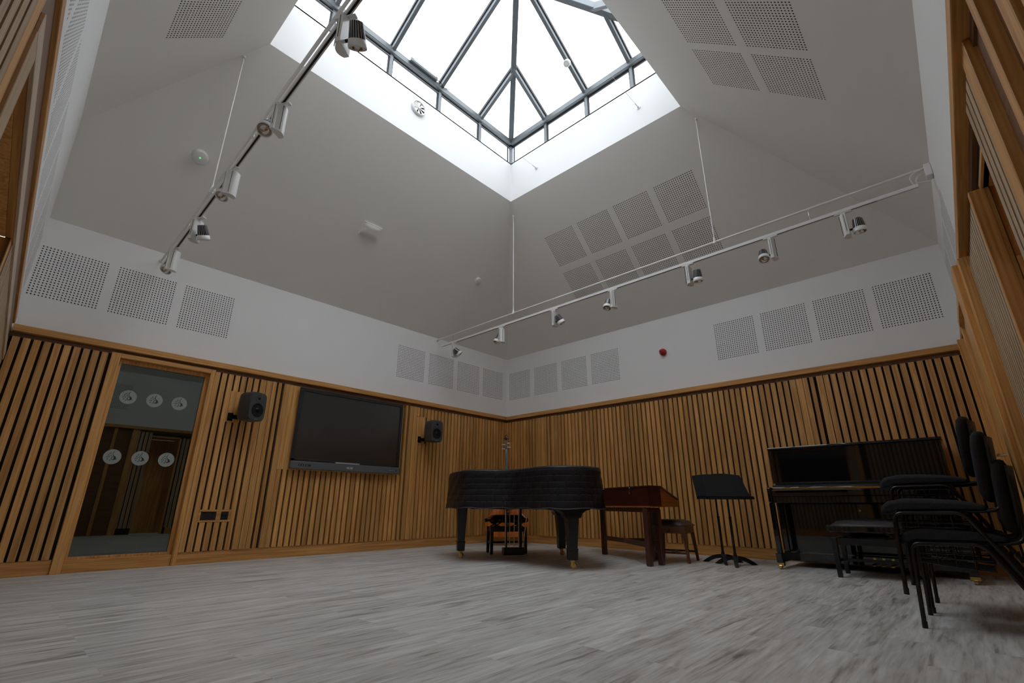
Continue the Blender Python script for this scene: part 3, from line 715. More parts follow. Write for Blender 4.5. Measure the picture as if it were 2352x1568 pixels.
# ------------------------------------------------------------------ spotlights and their tracks
def make_spot(side, tilt, label, group):
    """origin on the track underside; track runs along Y; side=+1/-1: head beyond the box along Y"""
    t = thing('track_spotlight', label, 'spotlight', group=group)
    mb = MB(); mb.box(-.016, .016, -.07, .07, -.012, 0); mb.box(-.012, .012, -.02, .02, -.03, -.012); mb.build('track_adaptor', 'wmetal', t, bevel=.002, seg=1)
    mb = MB(); K_ = 10
    pr = [(-.055, side*.020), (.055, side*.020)]+[(.055-.110*k/K_, -side*(.012+.026*math.sin(PI*min(1, (k/K_)*1.15))**.8 if k < 9 else .012)) for k in range(K_+1)]
    n_ = len(pr)
    top = [(x, y, -.03) for x, y in pr]; bot = [(x, y, -.262) for x, y in pr]
    mb.add(top, [tuple(range(n_))]); mb.add(bot, [tuple(range(n_))[::-1]]); mb.add(top+bot, [(i, (i+1) % n_, n_+(i+1) % n_, n_+i) for i in range(n_)])
    bx_ = mb.build('driver_box', 'wmetal', t, bevel=.002, seg=1)
    mb = MB(); mb.box(-.0562, -.0548, side*.001, side*.005, -.225, -.05); mb.box(-.022, -.019, -side*.0345, -side*.0385, -.25, -.04); mb.build('slot', 'gasket', bx_)
    c = Vector((0, side*.095, -.195)); ax_ = Vector(tilt).normalized()
    mb = MB(); mb.cyl((0, side*.015, -.20), (0, side*.06, -.20), .010); mb.build('pivot', 'blackplastic', t)
    # head: dark core, pale ring, radial fins, reflector
    mb = MB(); mb.lathe([(.0, -.070), (.026, -.070), (.028, -.085), (.033, -.085), (.034, -.06), (.042, .02)], c, ax_, 20); hd = mb.build('heatsink', 'fin', t)
    mb = MB(); x = ax_.orthogonal().normalized(); y = ax_.cross(x)
    for k in range(20):
        an = 2*PI*k/20; r = x*math.cos(an)+y*math.sin(an); q = ax_.cross(r)
        p = [(.033, -.084), (.040, -.084), (.0525, .020), (.040, .020)]
        vs = [c+r*a_+ax_*b_+q*s for s in (-.0018, .0018) for a_, b_ in p]
        mb.add(vs, [(0, 1, 2, 3), (7, 6, 5, 4), (0, 4, 5, 1), (1, 5, 6, 2), (2, 6, 7, 3), (3, 7, 4, 0)])
    mb.build('cooling_fins', 'finlight', hd)
    mb = MB(); mb.lathe([(.040, .012), (.053, .012), (.0565, .048), (.0555, .056), (.050, .058), (.048, .052)], c, ax_, 28); rg = mb.build('lamp_ring', 'wmetal', t)
    mb = MB()
    prof = [(.049, .053), (.043, .038), (.030, .024), (.012, .018), (.0, .018)]
    mb.lathe(prof, c, ax_, 28); mb.build('reflector', 'reflector', rg, fix=False)
    return t
def place_spot(x, y, z, side, tilt, label, group, rz=0):
    t = make_spot(side, Matrix.Rotation(-rz, 3, 'Z') @ Vector(tilt), label, group); t.location = (x, y, z); t.rotation_euler = (0, 0, rz); return t
def make_track(nm_label, x, y0, y1, zp, zbar, ybar0, ybar1, rods, hooks, slope_=0):
    t = thing('lighting_track', nm_label, 'lighting track', (x, y0, zp), group='hanging spotlight tracks')
    zz = lambda y, z: z+slope_*abs(y)
    mb = MB(); mb.cyl((x, y0, zz(y0, zp)), (x, y1, zz(y1, zp)), .012, n=12); mb.cyl((x, y0, zz(y0, zp)), (x, y0-.02, zz(y0, zp)), .024, n=16); mb.build('suspension_pipe', 'wmetal', t, world=True)
    mb = MB(); h = .034
    mb.beam((x-.012, ybar0, zz(ybar0, zbar)), (x-.012, ybar1, zz(ybar1, zbar)), .008, h); mb.beam((x+.012, ybar0, zz(ybar0, zbar)), (x+.012, ybar1, zz(ybar1, zbar)), .008, h)
    mb.beam((x, ybar0, zz(ybar0, zbar)+.012), (x, ybar1, zz(ybar1, zbar)+.012), .02, .01)
    br_ = mb.build('track_bar', 'wmetal', t, world=True, bevel=.001, seg=1)
    mb = MB(); mb.beam((x, ybar0-.02, zz(ybar0, zbar)-.004), (x, ybar1+.3, zz(ybar1, zbar)-.004), .015, .02); mb.build('track_groove', 'gasket', br_, world=True)
    for y, zt_ in rods:
        mb = MB(); mb.cyl((x, y, zz(y, zp)), (x, y, zt_), .0075, n=10); mb.cyl((x, y, zz(y, zp)-.015), (x, y, zz(y, zp)+.07), .020, .008, n=12); mb.cyl((x, y, zt_-.01), (x, y, zt_+.015), .016, n=12)
        mb.build('drop_rod', 'wmetal', t, world=True)
    for y in hooks:
        mb = MB(); mb.cyl((x, y, zz(y, zp)), (x, y, zz(y, zbar)+.015), .002, n=6); mb.cyl((x, y, zz(y, zp)-.075), (x, y, zz(y, zp)-.045), .006, n=8); mb.build('wire_hook', 'chrome', t, world=True)
    return t
TB = -1.86
zcB = lambda x: ZB+kB*(-x)
t1 = make_track('white spotlight track hung across the room in front of the back right wall', TB, -.001, -RD-.016, 3.505, 3.357, -.13, -6.845,
                [(-1.905, zcB(TB)), (-5.06, zcB(TB))], [-.45, -1.905, -3.1, -4.35, -6.0])
mb = MB(); mb.box(TB-.05, TB+.05, -RD-.015, -RD+.03, 3.40, 3.52); mb.build('connection_box', 'wplastic', t1, world=True, bevel=.003, seg=1)
mb = MB(); mb.tube(smooth_path([(TB, -RD+.045, 3.50), (TB-.02, -6.84, 3.49), (TB-.03, -6.80, 3.44), (TB, -6.82, 3.37)], .04), .006); mb.tube(smooth_path([(TB, -RD+.045, 3.46), (TB+.02, -6.86, 3.46), (TB+.02, -6.83, 3.40), (TB+.01, -6.93, 3.37)], .04), .006)
mb.build('power_cable', 'wplastic', t1, world=True)
TA = -6.10
t2 = make_track('white spotlight track running overhead on the left side from the back left wall', TA, -.001, -RD-.016, 3.43, 3.285, -.13, -6.6,
                [(-1.81, ZB+kA*1.81-.01)], [-1.15, -1.95, -2.9], slope_=.045)
GB = 'spotlights on the right track'; GL = 'spotlights on the left track'
zb_ = 3.338
for y, sd, tl, lab in (
    (-.50, -1, (.55, -.45, -.6), 'white spotlight at the far end of the right track, nearest the back left wall'),
    (-1.66, 1, (-.35, .2, -.9), 'small white spotlight second from the far end of the right track, lamp face showing'),
    (-2.72, -1, (.35, -.35, -.85), 'white spotlight third from the far end of the right track, dark finned head tilted right'),
    (-3.70, 1, (-.40, .0, -.9), 'white spotlight in the middle of the right track, lamp face towards the viewer'),
    (-4.72, -1, (.12, .05, -1), 'white spotlight on the right track left of the right drop rod, dark finned head'),
    (-5.62, 1, (-.42, -.1, -.9), 'white spotlight second from the right end of the right track, lamp face showing'),
    (-6.27, -1, (.05, .0, -1), 'white spotlight nearest the right wall on the right track, dark finned head')):
    place_spot(TB, y, zb_, sd, tl, lab, GB)
for y, sd, tl, rz, lab in (
    (-.74, 1, (-.35, -.25, -.85), .1, 'white spotlight at the bottom end of the left track by the back left wall'),
    (-1.55, -1, (.35, .30, -.85), .6, 'white spotlight on the left track, second up from the wall end, dark fins showing'),
    (-2.52, 1, (-.35, -.15, -.9), .1, 'white spotlight in the middle of the left track, lamp face below its box'),
    (-3.50, 1, (-.30, -.40, -.85), .55, 'white spotlight on the left track with round lamp face beside the white box'),
    (-4.42, -1, (.38, .40, -.8), .55, 'large white spotlight at the top of the view on the left track against the skylight')):
    place_spot(TA, y, 3.285+.045*abs(y)-.018, sd, tl, lab, GL, rz)

# ------------------------------------------------------------------ things fixed to ceiling and walls
def oriented(t, pos, nrm):
    t.location = pos; t.rotation_mode = 'QUATERNION'; t.rotation_quaternion = Vector(nrm).to_track_quat('Z', 'Y')
nA = Vector((0, -kA, -1)).normalized(); nB = Vector((-kB, 0, -1)).normalized()
def detector(label, pos, nrm, r, h, led=False, group='round ceiling detectors'):
    t = thing('smoke_detector', label, 'detector', group=group)
    mb = MB(); mb.lathe([(0, 0), (r, 0), (r, h*.45), (r*.93, h*.5)], n=32); mb.lathe([(r*.93, h*.5), (r*.9, h*.9), (r*.8, h), (0, h)], n=32); mb.build('housing', 'wplastic', t)
    if led: m2 = MB(); m2.cyl((0, 0, h-.001), (0, 0, h+.004), .008); m2.build('indicator_light', 'led', t)
    else:
        m2 = MB()
        for k in range(12): m2.box(-.002, .002, r*.45, r*.75, h-.0005, h+.0008) if k == 0 else m2.beam((math.cos(k*PI/6)*r*.45, math.sin(k*PI/6)*r*.45, h), (math.cos(k*PI/6)*r*.72, math.sin(k*PI/6)*r*.72, h), .003, .002)
        m2.build('sensor_slots', 'alu', t)
    oriented(t, pos, nrm); return t
detector('white round ceiling unit with green light beside the left drop rod', (-6.129, -.927, ZB+kA*.927), nA, .085, .05, True)
detector('small white round detector on the slope above the left end of the right track', (-1.768, -.949, ZB+kA*.949), nA, .055, .045)
detector('white round detector on the right slope below the four perforated panels', (-1.34, -5.882, ZB+kB*1.34), nB, .075, .05)
detector('white round detector on a grey rafter inside the skylight', (-2.99, -3.56, zr0+PIT*.93-.075), (-PIT, 0, -1), .05, .045, group=None) if False else None
yy_ = -3.56; xx_ = XA-.47
dt = detector('white round detector fixed to a grey rafter inside the skylight', (xx_, yy_, zr0+PIT*.47-.067), (-PIT, 0, -1), .055, .05)
t = thing('emergency_light', 'white rectangular bulkhead light on the left ceiling slope', 'light')
mb = MB(); mb.box(-.145, .145, -.105, .105, 0, .02); mb.build('base_plate', 'wplastic', t, bevel=.004)
mb = MB()
n_ = 10; vs = []; fs = []
for j in range(n_+1):
    for i in range(n_+1):
        u = -1+2*i/n_; v = -1+2*j/n_; vs.append((u*.135, v*.095, .02+.022*(1-abs(u)**4)*(1-abs(v)**4)))
for j in range(n_):
    for i in range(n_): fs.append((j*(n_+1)+i, j*(n_+1)+i+1, (j+1)*(n_+1)+i+1, (j+1)*(n_+1)+i))
mb.add(vs, fs, 0, True); mb.build('domed_cover', 'wplastic', t)
t.location = (-3.935, -.955, ZB+kA*.955)
X_ = Vector((-1, 0, 0)); Y_ = nA.cross(X_).normalized(); t.rotation_mode = 'QUATERNION'; t.rotation_quaternion = Matrix((X_, Y_, nA)).transposed().to_quaternion()
# red sounder
t = thing('fire_alarm_sounder', 'red round fire alarm sounder on the white band of the back right wall', 'alarm')
mb = MB(); mb.lathe([(0, 0), (.055, 0), (.055, .035), (.05, .04), (.0, .04)], n=32); mb.build('base', 'red', t)
mb = MB(); mb.lathe([(.046, .04), (.046, .055), (.036, .062), (.034, .085), (.024, .092), (.022, .105), (.0, .108)], n=32); mb.build('horn', 'red', t)
oriented(t, (0, -3.467, 2.958), (-1, 0, 0))
# swirl vent on the shaft wall
t = thing('swirl_air_vent', 'white round swirl vent on the left side of the skylight shaft', 'vent')
mb = MB(); mb.lathe([(0, .0), (.115, .0), (.118, .03), (.108, .042), (.098, .036), (.096, .012), (0, .012)], n=40); mb.build('housing', 'wplastic', t)
mb = MB(); mb.cyl((0, 0, .0125), (0, 0, .0135), .094, n=32); mb.build('dark_throat', 'hole', t)
for k in range(8):
    an = k*PI/4; r = Vector((math.cos(an), math.sin(an), 0)); q = Vector((-r.y, r.x, 0)); mb = MB()
    mb.add([r*.015+q*-.004+Vector((0, 0, .030)), r*.015+q*.004+Vector((0, 0, .026)), r*.094+q*.036+Vector((0, 0, .020)), r*.094+q*-.020+Vector((0, 0, .036)),
            r*.015+q*-.004+Vector((0, 0, .028)), r*.015+q*.004+Vector((0, 0, .024)), r*.094+q*.036+Vector((0, 0, .018)), r*.094+q*-.020+Vector((0, 0, .034))],
           [(0, 1, 2, 3), (7, 6, 5, 4), (0, 4, 5, 1), (1, 5, 6, 2), (2, 6, 7, 3), (3, 7, 4, 0)])
    mb.build('vane', 'wplastic', t)
mb = MB(); mb.cyl((0, 0, .02), (0, 0, .036), .017); mb.build('hub', 'wplastic', t)
oriented(t, (-3.976, -b, 5.981), (0, -1, 0))
# actuator on the eaves beam
t = thing('window_actuator', 'slim grey motor box with cable on the left eaves beam of the skylight', 'actuator')
mb = MB(); mb.box(-.24, .24, -.045, 0, -.03, .03); mb.build('motor_box', 'alu', t, bevel=.006)
mb = MB(); mb.box(-.20, .20, -.05, -.045, -.006, .006); mb.build('face_strip', 'wplastic', t, bevel=.001, seg=1)
mb = MB(); mb.tube(smooth_path([(.24, -.02, 0), (.30, -.04, -.01), (.36, -.02, -.05), (.46, -.01, .0), (.50, 0, .03)], .04), .005); mb.build('cable', 'gasket', t)
t.location = (-3.96, YA-.056, zc+.045)
# tension wires across the shaft
for y, z, lab in ((-4.398, 5.80, 'thin wire across the skylight, anchored on the right of the shaft wall'), (-2.567, 5.81, 'thin wire across the skylight, anchored low near the shaft corner')):
    t = thing('tension_wire', lab, 'wire', (-a, y, z), group='wires across the skylight shaft')
    mb = MB(); mb.cyl((-a-.05, y, z), (-c+.05, y, z), .0022, n=6); mb.build('wire', 'steel', t, world=True)
    for x, s in ((-a, -1), (-c, 1)):
        mb = MB(); mb.cyl((x, y, z), (x+s*.008, y, z), .028, n=20); mb.cyl((x, y, z), (x+s*.03, y, z), .013, n=12); mb.cyl((x+s*.03, y, z), (x+s*.10, y, z), .006, n=10); mb.build('anchor', 'wmetal', t, world=True)

# ------------------------------------------------------------------ large screen
t = thing('interactive_screen', 'large black wall-mounted flat screen with grey speaker bar along its lower edge', 'screen', (-3.41, -.062, 1.09))
x0, x1, z0, z1 = -4.255, -2.568, 1.085, 2.172
mb = MB(); mb.box(x0+.02, x1-.02, -.062, -.105, z0+.06, z1-.06); mb.build('rear_casing', 'blackplastic', t, world=True, bevel=.004)
fw_ = .047
for bx4 in ((x0, x1, z1-fw_, z1), (x0, x0+fw_, z0+.10, z1-fw_), (x1-fw_, x1, z0+.10, z1-fw_), (x0, x1, z0+.085, z0+.125)):
    mb = MB(); mb.box(bx4[0], bx4[1], -.10, -.135, bx4[2], bx4[3]); mb.build('bezel', 'tvframe', t, world=True, bevel=.003)
mb = MB(); mb.box(x0+fw_-.002, x1-fw_+.002, -.105, -.122, z0+.12, z1-fw_+.002); mb.build('display_glass', 'screen', t, world=True)
mb = MB(); mb.box(x0, x1, -.09, -.150, z0-.005, z0+.095); bar = mb.build('speaker_bar', 'tvbar', t, world=True, bevel=.008)
mb = MB(); mb.box(-3.63, -3.26, -.125, -.153, z0+.095, z0+.112); mb.build('pen_tray', 'tvlabel', bar, world=True, bevel=.002)
def pill(xa, xb, zz, h, m, nm='printed_label'):
    r = h/2; p = [(xb-r+r*math.cos(k*PI/8-PI/2), r*math.sin(k*PI/8-PI/2)) for k in range(9)]+[(xa+r+r*math.cos(k*PI/8+PI/2), r*math.sin(k*PI/8+PI/2)) for k in range(9)]
    mb = MB(); mb.prism(p, (0, -.1495, zz), (1, 0, 0), (0, 0, 1), (0, -.0025, 0)); return mb.build(nm, m, bar, world=True)
pill(-4.15, -3.98, z0+.045, .026, 'tvframe'); pill(-3.46, -3.36, z0+.042, .03, 'tvlabel'); pill(-2.80, -2.62, z0+.045, .018, 'tvframe')
mb = MB()
for k in range(4): mb.cyl((-4.13+k*.032, -.1522, z0+.045), (-4.13+k*.032, -.1526, z0+.045), .006, n=12)
for k in range(8): mb.box(-2.77+k*.016, -2.759+k*.016, -.152, -.1525, z0+.041, z0+.050)
mb.cyl((-2.79, -.152, z0+.045), (-2.79, -.1525, z0+.045), .006, n=12)
mb.build('button_marks', 'tvlabel', bar, world=True)
mb = MB(); mb.box(-3.415, -3.405, -.152, -.1525, z0+.035, z0+.049); mb.build('centre_mark', 'tvframe', bar, world=True)
# ------------------------------------------------------------------ monitor speakers
def speaker(label, x, y, z, yaw):
    t = thing('monitor_speaker', label, 'speaker', (x, y, z), yaw, group='wall speakers beside the screen')
    w, dp, h = .122, .215, .36; n_ = 14; m_ = 10
    # rounded cabinet: superellipse sections stacked in depth, front face at -Y
    secs = [(0, .80), (.02, .95), (.06, 1), (.17, 1), (.205, .985), (.215, .95)]
    mb = MB(); N = 32; vs = []
    for dd, s in secs:
        for k in range(N):
            an = 2*PI*k/N; cx_, cz_ = math.cos(an), math.sin(an); e_ = .28
            px_ = math.copysign(abs(cx_)**e_, cx_); pz_ = math.copysign(abs(cz_)**e_, cz_)
            bul = 1-.05*pz_*pz_ if abs(pz_) < 1 else .95
            vs.append((px_*w*s*(1-.05*abs(pz_)), -dd, pz_*h/2*s*(1-.04*abs(px_)) + h/2))
    fs = [(i*N+k, i*N+(k+1) % N, (i+1)*N+(k+1) % N, (i+1)*N+k) for i in range(len(secs)-1) for k in range(N)]
    mb.add(vs, fs, 0, True); mb.add(vs[:N], [tuple(range(N))]); mb.add(vs[-N:], [tuple(range(N))[::-1]])
    mb.build('cabinet', 'spk', t)
    f = -dp
    mb = MB(); mb.lathe([(.086, .0012), (.084, .005), (.078, .0035), (.050, .0018), (.030, .0022)], (0, f, .135), (0, -1, 0), 36); mb.lathe([(.030, .002), (.024, .008), (.013, .012), (0, .014)], (0, f, .135), (0, -1, 0), 24)
    mb.build('woofer', 'cone', t)
    mb = MB(); mb.lathe([(.056, .001), (.050, .004), (.036, .002), (.022, .001)], (0, f, .285), (0, -1, 0), 28); mb.build('waveguide', 'spk', t)
    mb = MB(); mb.lathe([(.022, .0015), (.020, .003), (.012, .007), (.0, .009)], (0, f, .285), (0, -1, 0), 20); mb.build('tweeter', 'cone', t)
    mb = MB(); mb.box(-.022, .022, f, f-.0015, .018, .026); mb.build('badge', 'alu', t)
    q = t.matrix_basis.inverted() if False else None
    mb = MB(); mb.box(-.02, .02, -.06, .115, .05, .09); mb.build('bracket_arm', 'blackmetal', t, bevel=.003, seg=1)
    return t
s1 = speaker('black wall speaker between the glazed door and the big screen', -4.925, -.165, 1.60, math.radians(22))
s2 = speaker('black wall speaker to the right of the big screen', -2.045, -.165, 1.605, math.radians(-2))
for s, x in ((s1, -5.045), (s2, -2.17)):
    mb = MB(); mb.box(x-.03, x+.03, -.061, -.072, 1.61, 1.71); mb.box(x-.02, x+.10, -.072, -.10, 1.635, 1.685)
    o = mb.build('wall_plate', 'blackmetal', None, bevel=.002, seg=1)
    # keep world placement under the rotated speaker
    o.parent = s; o.matrix_parent_inverse = (Matrix.Translation(s.location) @ Matrix.Rotation(s.rotation_euler.z, 4, 'Z')).inverted()
# ------------------------------------------------------------------ sockets in their oak plate
t = thing('socket_panel', 'oak plate with black double socket and data outlet, low beside the glazed door', 'socket', (-5.0, -.06, .505))
pf = MB(); X0, X1, Z0, Z1 = -5.175, -4.83, .437, .573
sx = [(-5.15, -4.99), (-4.94, -4.86)]
pf.box(X0, X1, -.023, -.064, .552, Z1); pf.box(X0, X1, -.023, -.064, Z0, .458); pf.box(X0, sx[0][0], -.023, -.064, .458, .552); pf.box(sx[0][1], sx[1][0], -.023, -.064, .458, .552); pf.box(sx[1][1], X1, -.023, -.064, .458, .552)
pf.build('oak_surround', 'oakX', t, world=True, bevel=.002, seg=1)
for k, (u0, u1) in enumerate(sx):
    mb = MB(); mb.box(u0, u1, -.03, -.052, .458, .552); pl_ = mb.build('socket_plate', 'blackplastic', t, world=True, bevel=.003)
    mb = MB()
    if k == 0:
        for q in (-5.11, -5.03):
            mb.box(q-.003, q+.003, -.0525, -.0528, .508, .522); mb.box(q-.014, q-.006, -.0525, -.0528, .488, .493); mb.box(q+.006, q+.014, -.0525, -.0528, .488, .493)
            mb.box(q-.008+.004, q+.008+.004, -.052, -.057, .531, .545)
    else:
        for q in (-4.915, -4.885): mb.box(q-.010, q+.010, -.052, -.055, .492, .522)
    mb.build('switch_and_ports', 'standmetal', pl_, world=True)
# ------------------------------------------------------------------ grand piano under its cover
def catmull(P, k=6):
    out = []; n = len(P)
    for i in range(n):
        p0, p1, p2, p3 = [Vector(P[(i+j-1) % n]) for j in range(4)]
        for j in range(k):
            t = j/k; out.append(.5*((2*p1)+(p2-p0)*t+(2*p0-5*p1+4*p2-p3)*t*t+(-p0+3*p1-3*p2+p3)*t**3))
    return out
def castor(parent, x, y, h=.085, rz=0, m='brass'):
    mb = MB(); c_, s_ = math.cos(rz), math.sin(rz)
    r = h*.36
    a0 = Vector((x+.012*c_, y+.012*s_, r)); q = Vector((-s_, c_, 0))
    mb.cyl(a0-q*.011, a0+q*.011, r, n=18)
    for s in (-1, 1): mb.beam(a0+q*(.014*s), Vector((x, y, h*.85))+q*(.014*s), .004, .022, up=(c_, s_, 0))
    mb.cyl((x, y, h*.74), (x, y, h), .026, .028, n=16)
    return mb.build('castor', m, parent, bevel=0)
gp = thing('grand_piano', 'black grand piano standing under a quilted cover near the room corner', 'piano', (-2.0255, -2.0465, 0), math.atan2(-.52414, .85163))
OUT = [(-.60, -.45), (-.76, -.40), (-.83, -.24), (-.83, .05), (-.805, .32), (-.75, .52), (-.60, .63), (-.40, .68), (-.25, .77), (-.185, .93), (-.12, 1.14), (-.06, 1.32), (.05, 1.47), (.24, 1.56), (.46, 1.53), (.64, 1.40), (.72, 1.20), (.755, .9), (.77, .4), (.775, -.3), (.70, -.41)]
ring = catmull(OUT, 5)
def ring_at(z, s, jit=0):
    cx_, cy_ = .03, .45; o = []
    for i, p in enumerate(ring):
        q = Vector((p.x-cx_, p.y-cy_)); L_ = q.length; q = q*(1+s/L_)
        o.append((cx_+q.x, -(cy_+q.y), z+jit*math.sin(i*.9+z*20)*.003))
    return o
mb = MB(); r0 = ring_at(.64, -.05); r1 = ring_at(.98, -.05); n_ = len(ring)
mb.add(r0+r1, [(i, (i+1) % n_, n_+(i+1) % n_, n_+i) for i in range(n_)], 0, False); mb.add(r0, [tuple(range(n_))]); mb.add(r1, [tuple(range(n_))])
mb.build('case', 'gloss', gp)
mb = MB()
for u0, u1, v0, v1 in ((-.6, .6, .1, .2), (.2, .3, .2, 1.3), (-.3, -.2, .2, .7), (.1, .55, 1.05, 1.15)): mb.box(u0, u1, -v0, -v1, .585, .645)
mb.build('underside_beams', 'satin', gp, bevel=.004, seg=1)
for lx, ly, tail_ in ((-.684, 0, 0), (.684, 0, 0), (.2875, -1.348, 1)):
    mb = MB(); mb.taper((lx, ly, .12), (lx, ly, .66 if lx < -.5 else .56), .082, .082, .135, .135); mb.taper((lx, ly, .085), (lx, ly, .19), .092, .092, .100, .100)
    mb.box(lx-.053, lx+.053, ly-.053, ly+.053, .185, .20); lg_ = mb.build('leg', 'satin', gp, bevel=.006)
    if lx < -.5: castor(gp, lx, ly, .088, -.9); continue
    mb = MB(); pr = [(-.20, .0), (-.20, -.035), (-.15, -.045), (-.105, -.075), (-.085, -.12), (.085, -.12), (.105, -.075), (.15, -.045), (.20, -.035), (.20, 0)]
    mb.prism(pr, (lx, ly-.07, .625), (1, 0, 0), (0, 0, 1), (0, .14, 0)); mb.build('leg_bracket', 'satin', gp, bevel=.004, seg=1)
    castor(gp, lx, ly, .088, -.9)
# lyre with pedals
mb = MB(); mb.box(-.14, .14, -.10, .02, .025, .115); ly_ = mb.build('pedal_lyre', 'satin', gp, bevel=.012)
mb = MB()
for x in (-.10, .10): mb.cyl((x, -.05, .115), (x, -.05, .62), .016, n=12)
mb.box(-.13, .13, -.09, 0, .59, .62); mb.build('lyre_post', 'satin', ly_)
for x in (-.06, 0, .06):
    mb = MB(); mb.cyl((x, -.085, .05), (x, -.085, .60), .0055, n=8); mb.build('pedal_rod', 'brasspale', ly_)
for s in (-1, 1):
    mb = MB(); mb.cyl((s*.12, -.09, .115), (s*.15+.02, -.14, .61), .006, n=8); mb.build('stay_rod', 'brasspale', ly_)
for x in (-.07, 0, .07):
    mb = MB(); mb.box(x-.015, x+.015, .02, .12, .045, .055); mb.build('pedal', 'brass', ly_, bevel=.004)
# quilted cover, a thing of its own
cv = thing('piano_cover', 'black quilted fabric cover draped over the grand piano', 'cover', (-2.0255, -2.0465, .60), math.atan2(-.52414, .85163))
levels = []
NB = 6; zc0, zc1 = .605, 1.005
for bnd in range(NB):
    for k in range(5):
        t = k/5; z = zc0+(bnd+t)*(zc1-zc0)/NB
        levels.append((z, .005*math.sin(PI*t)**.6+.034*(1-(z-zc0)/(zc1-zc0))**2-.004))
levels += [(1.005, -.004), (1.022, -.002), (1.036, -.012), (1.045, -.035), (1.048, -.09)]
mb = MB(); vs = []
for li, (z, s) in enumerate(levels):
    rr = ring_at(z, s)
    for i, p in enumerate(rr):
        w_ = .006*math.sin(i*2.7+z*9)+.004*math.sin(i*5.3+z*31); cx_, cy_ = .03, -.45
        q = Vector((p[0]-cx_, p[1]-cy_)); q *= 1+w_/q.length if z < 1.0 else 1
        sag = (-.012*math.sin(i*.31+1)**2 if li < 3 else 0)
        vs.append((cx_+q.x, cy_+q.y, z+sag-.60))
fs = [(l*n_+i, l*n_+(i+1) % n_, (l+1)*n_+(i+1) % n_, (l+1)*n_+i) for l in range(len(levels)-1) for i in range(n_)]
mb.add(vs, fs, 0, True); mb.add(vs[-n_:], [tuple(range(n_))], 0, True)
mb.build('quilted_fabric', 'cover', cv)
for bnd in range(1, NB+1):
    z = zc0+bnd*(zc1-zc0)/NB; t = 1-(z-zc0)/(zc1-zc0)
    rr = [(p[0], p[1], p[2]-.60) for p in ring_at(z, .034*t*t-.0005)]
    mb = MB(); mb.tube(rr, .0022, n=4, closed=True); mb.build('stitch_line', 'stitch', cv)
mb = MB(); mb.tube([(p[0], p[1], p[2]-.60-.012*math.sin(i*.31+1)**2) for i, p in enumerate(ring_at(.606, .034))], .006, n=6, closed=True); mb.build('hem', 'stitch', cv)

# ------------------------------------------------------------------ adjustable piano benches
def piano_bench(name, label, loc, rz, w, dp, group=None):
    t = thing(name, label, 'stool', loc, rz, group)
    mb = MB(); N = 12; vs = []; fs = []
    for j in range(N+1):
        for i in range(N+1):
            u = -1+2*i/N; v = -1+2*j/N; hgt = .455+.05*(1-abs(u)**6)**.5*(1-abs(v)**6)**.5 if abs(u) < 1 and abs(v) < 1 else .455
            vs.append((u*(w/2-.015), v*(dp/2-.015), hgt))
    for j in range(N):
        for i in range(N): fs.append((j*(N+1)+i, j*(N+1)+i+1, (j+1)*(N+1)+i+1, (j+1)*(N+1)+i))
    mb.add(vs, fs, 0, True); mb.build('padded_seat', 'bleather', t)
    mb = MB(); mb.box(-w/2, w/2, -dp/2, dp/2, .40, .458); mb.build('seat_frame', 'gloss', t, bevel=.008)
    mb = MB(); iw, idp = w/2-.035, dp/2-.03
    for s in (-1, 1): mb.box(-iw, iw, s*idp-.01, s*idp+.01, .285, .345); mb.box(s*iw-.01, s*iw+.01, -idp, idp, .285, .345)
    mb.build('apron', 'satin', t, bevel=.003, seg=1)
    for sx_ in (-1, 1):
        for sy_ in (-1, 1):
            mb = MB(); mb.taper((sx_*(w/2-.025), sy_*(dp/2-.022), 0), (sx_*(w/2-.03), sy_*(dp/2-.025), .347), .038, .038, .045, .045); mb.build('leg', 'satin', t, bevel=.003, seg=1)
    for sx_ in (-.30, .30):
        mb = MB()
        for sy_ in (-1, 1):
            mb.beam((sx_*w-.06, sy_*(dp/2-.06), .34), (sx_*w+.06, sy_*(dp/2-.06), .405), .006, .016); mb.beam((sx_*w+.06, sy_*(dp/2-.068), .34), (sx_*w-.06, sy_*(dp/2-.068), .405), .006, .016)
        mb.cyl((sx_*w, -dp/2+.06, .3725), (sx_*w, dp/2-.06, .3725), .005, n=8)
        mb.build('scissor_mechanism', 'blackmetal', t)
        mb = MB(); s = 1 if sx_ > 0 else -1; mb.lathe([(0, 0), (.012, 0), (.012, .02), (.026, .022), (.026, .045), (.015, .05), (0, .05)], (s*w/2, 0, .43), (s, 0, 0), 20); mb.build('height_knob', 'satin', t)
    mb = MB(); mb.box(-w/2+.03, w/2-.03, -.012, .012, .13, .155)
    for s in (-1, 1): mb.box(s*(w/2-.03)-.01, s*(w/2-.03)+.01, -dp/2+.03, dp/2-.03, .13, .155)
    mb.build('stretcher', 'satin', t, bevel=.002, seg=1)
    return t
piano_bench('piano_stool', 'black adjustable stool behind the pedals of the covered grand piano', (-1.73, -1.66, 0), -.60, .53, .33, 'black piano benches')
piano_bench('piano_stool', 'black adjustable bench with padded top in front of the upright piano', (-1.04, -5.80, 0), PI/2, .60, .42, 'black piano benches')

# ------------------------------------------------------------------ double bass in the corner
db = thing('double_bass', 'orange varnished double bass standing in the corner behind the grand piano', 'double bass', (-.80, -.78, 0), math.radians(-41))
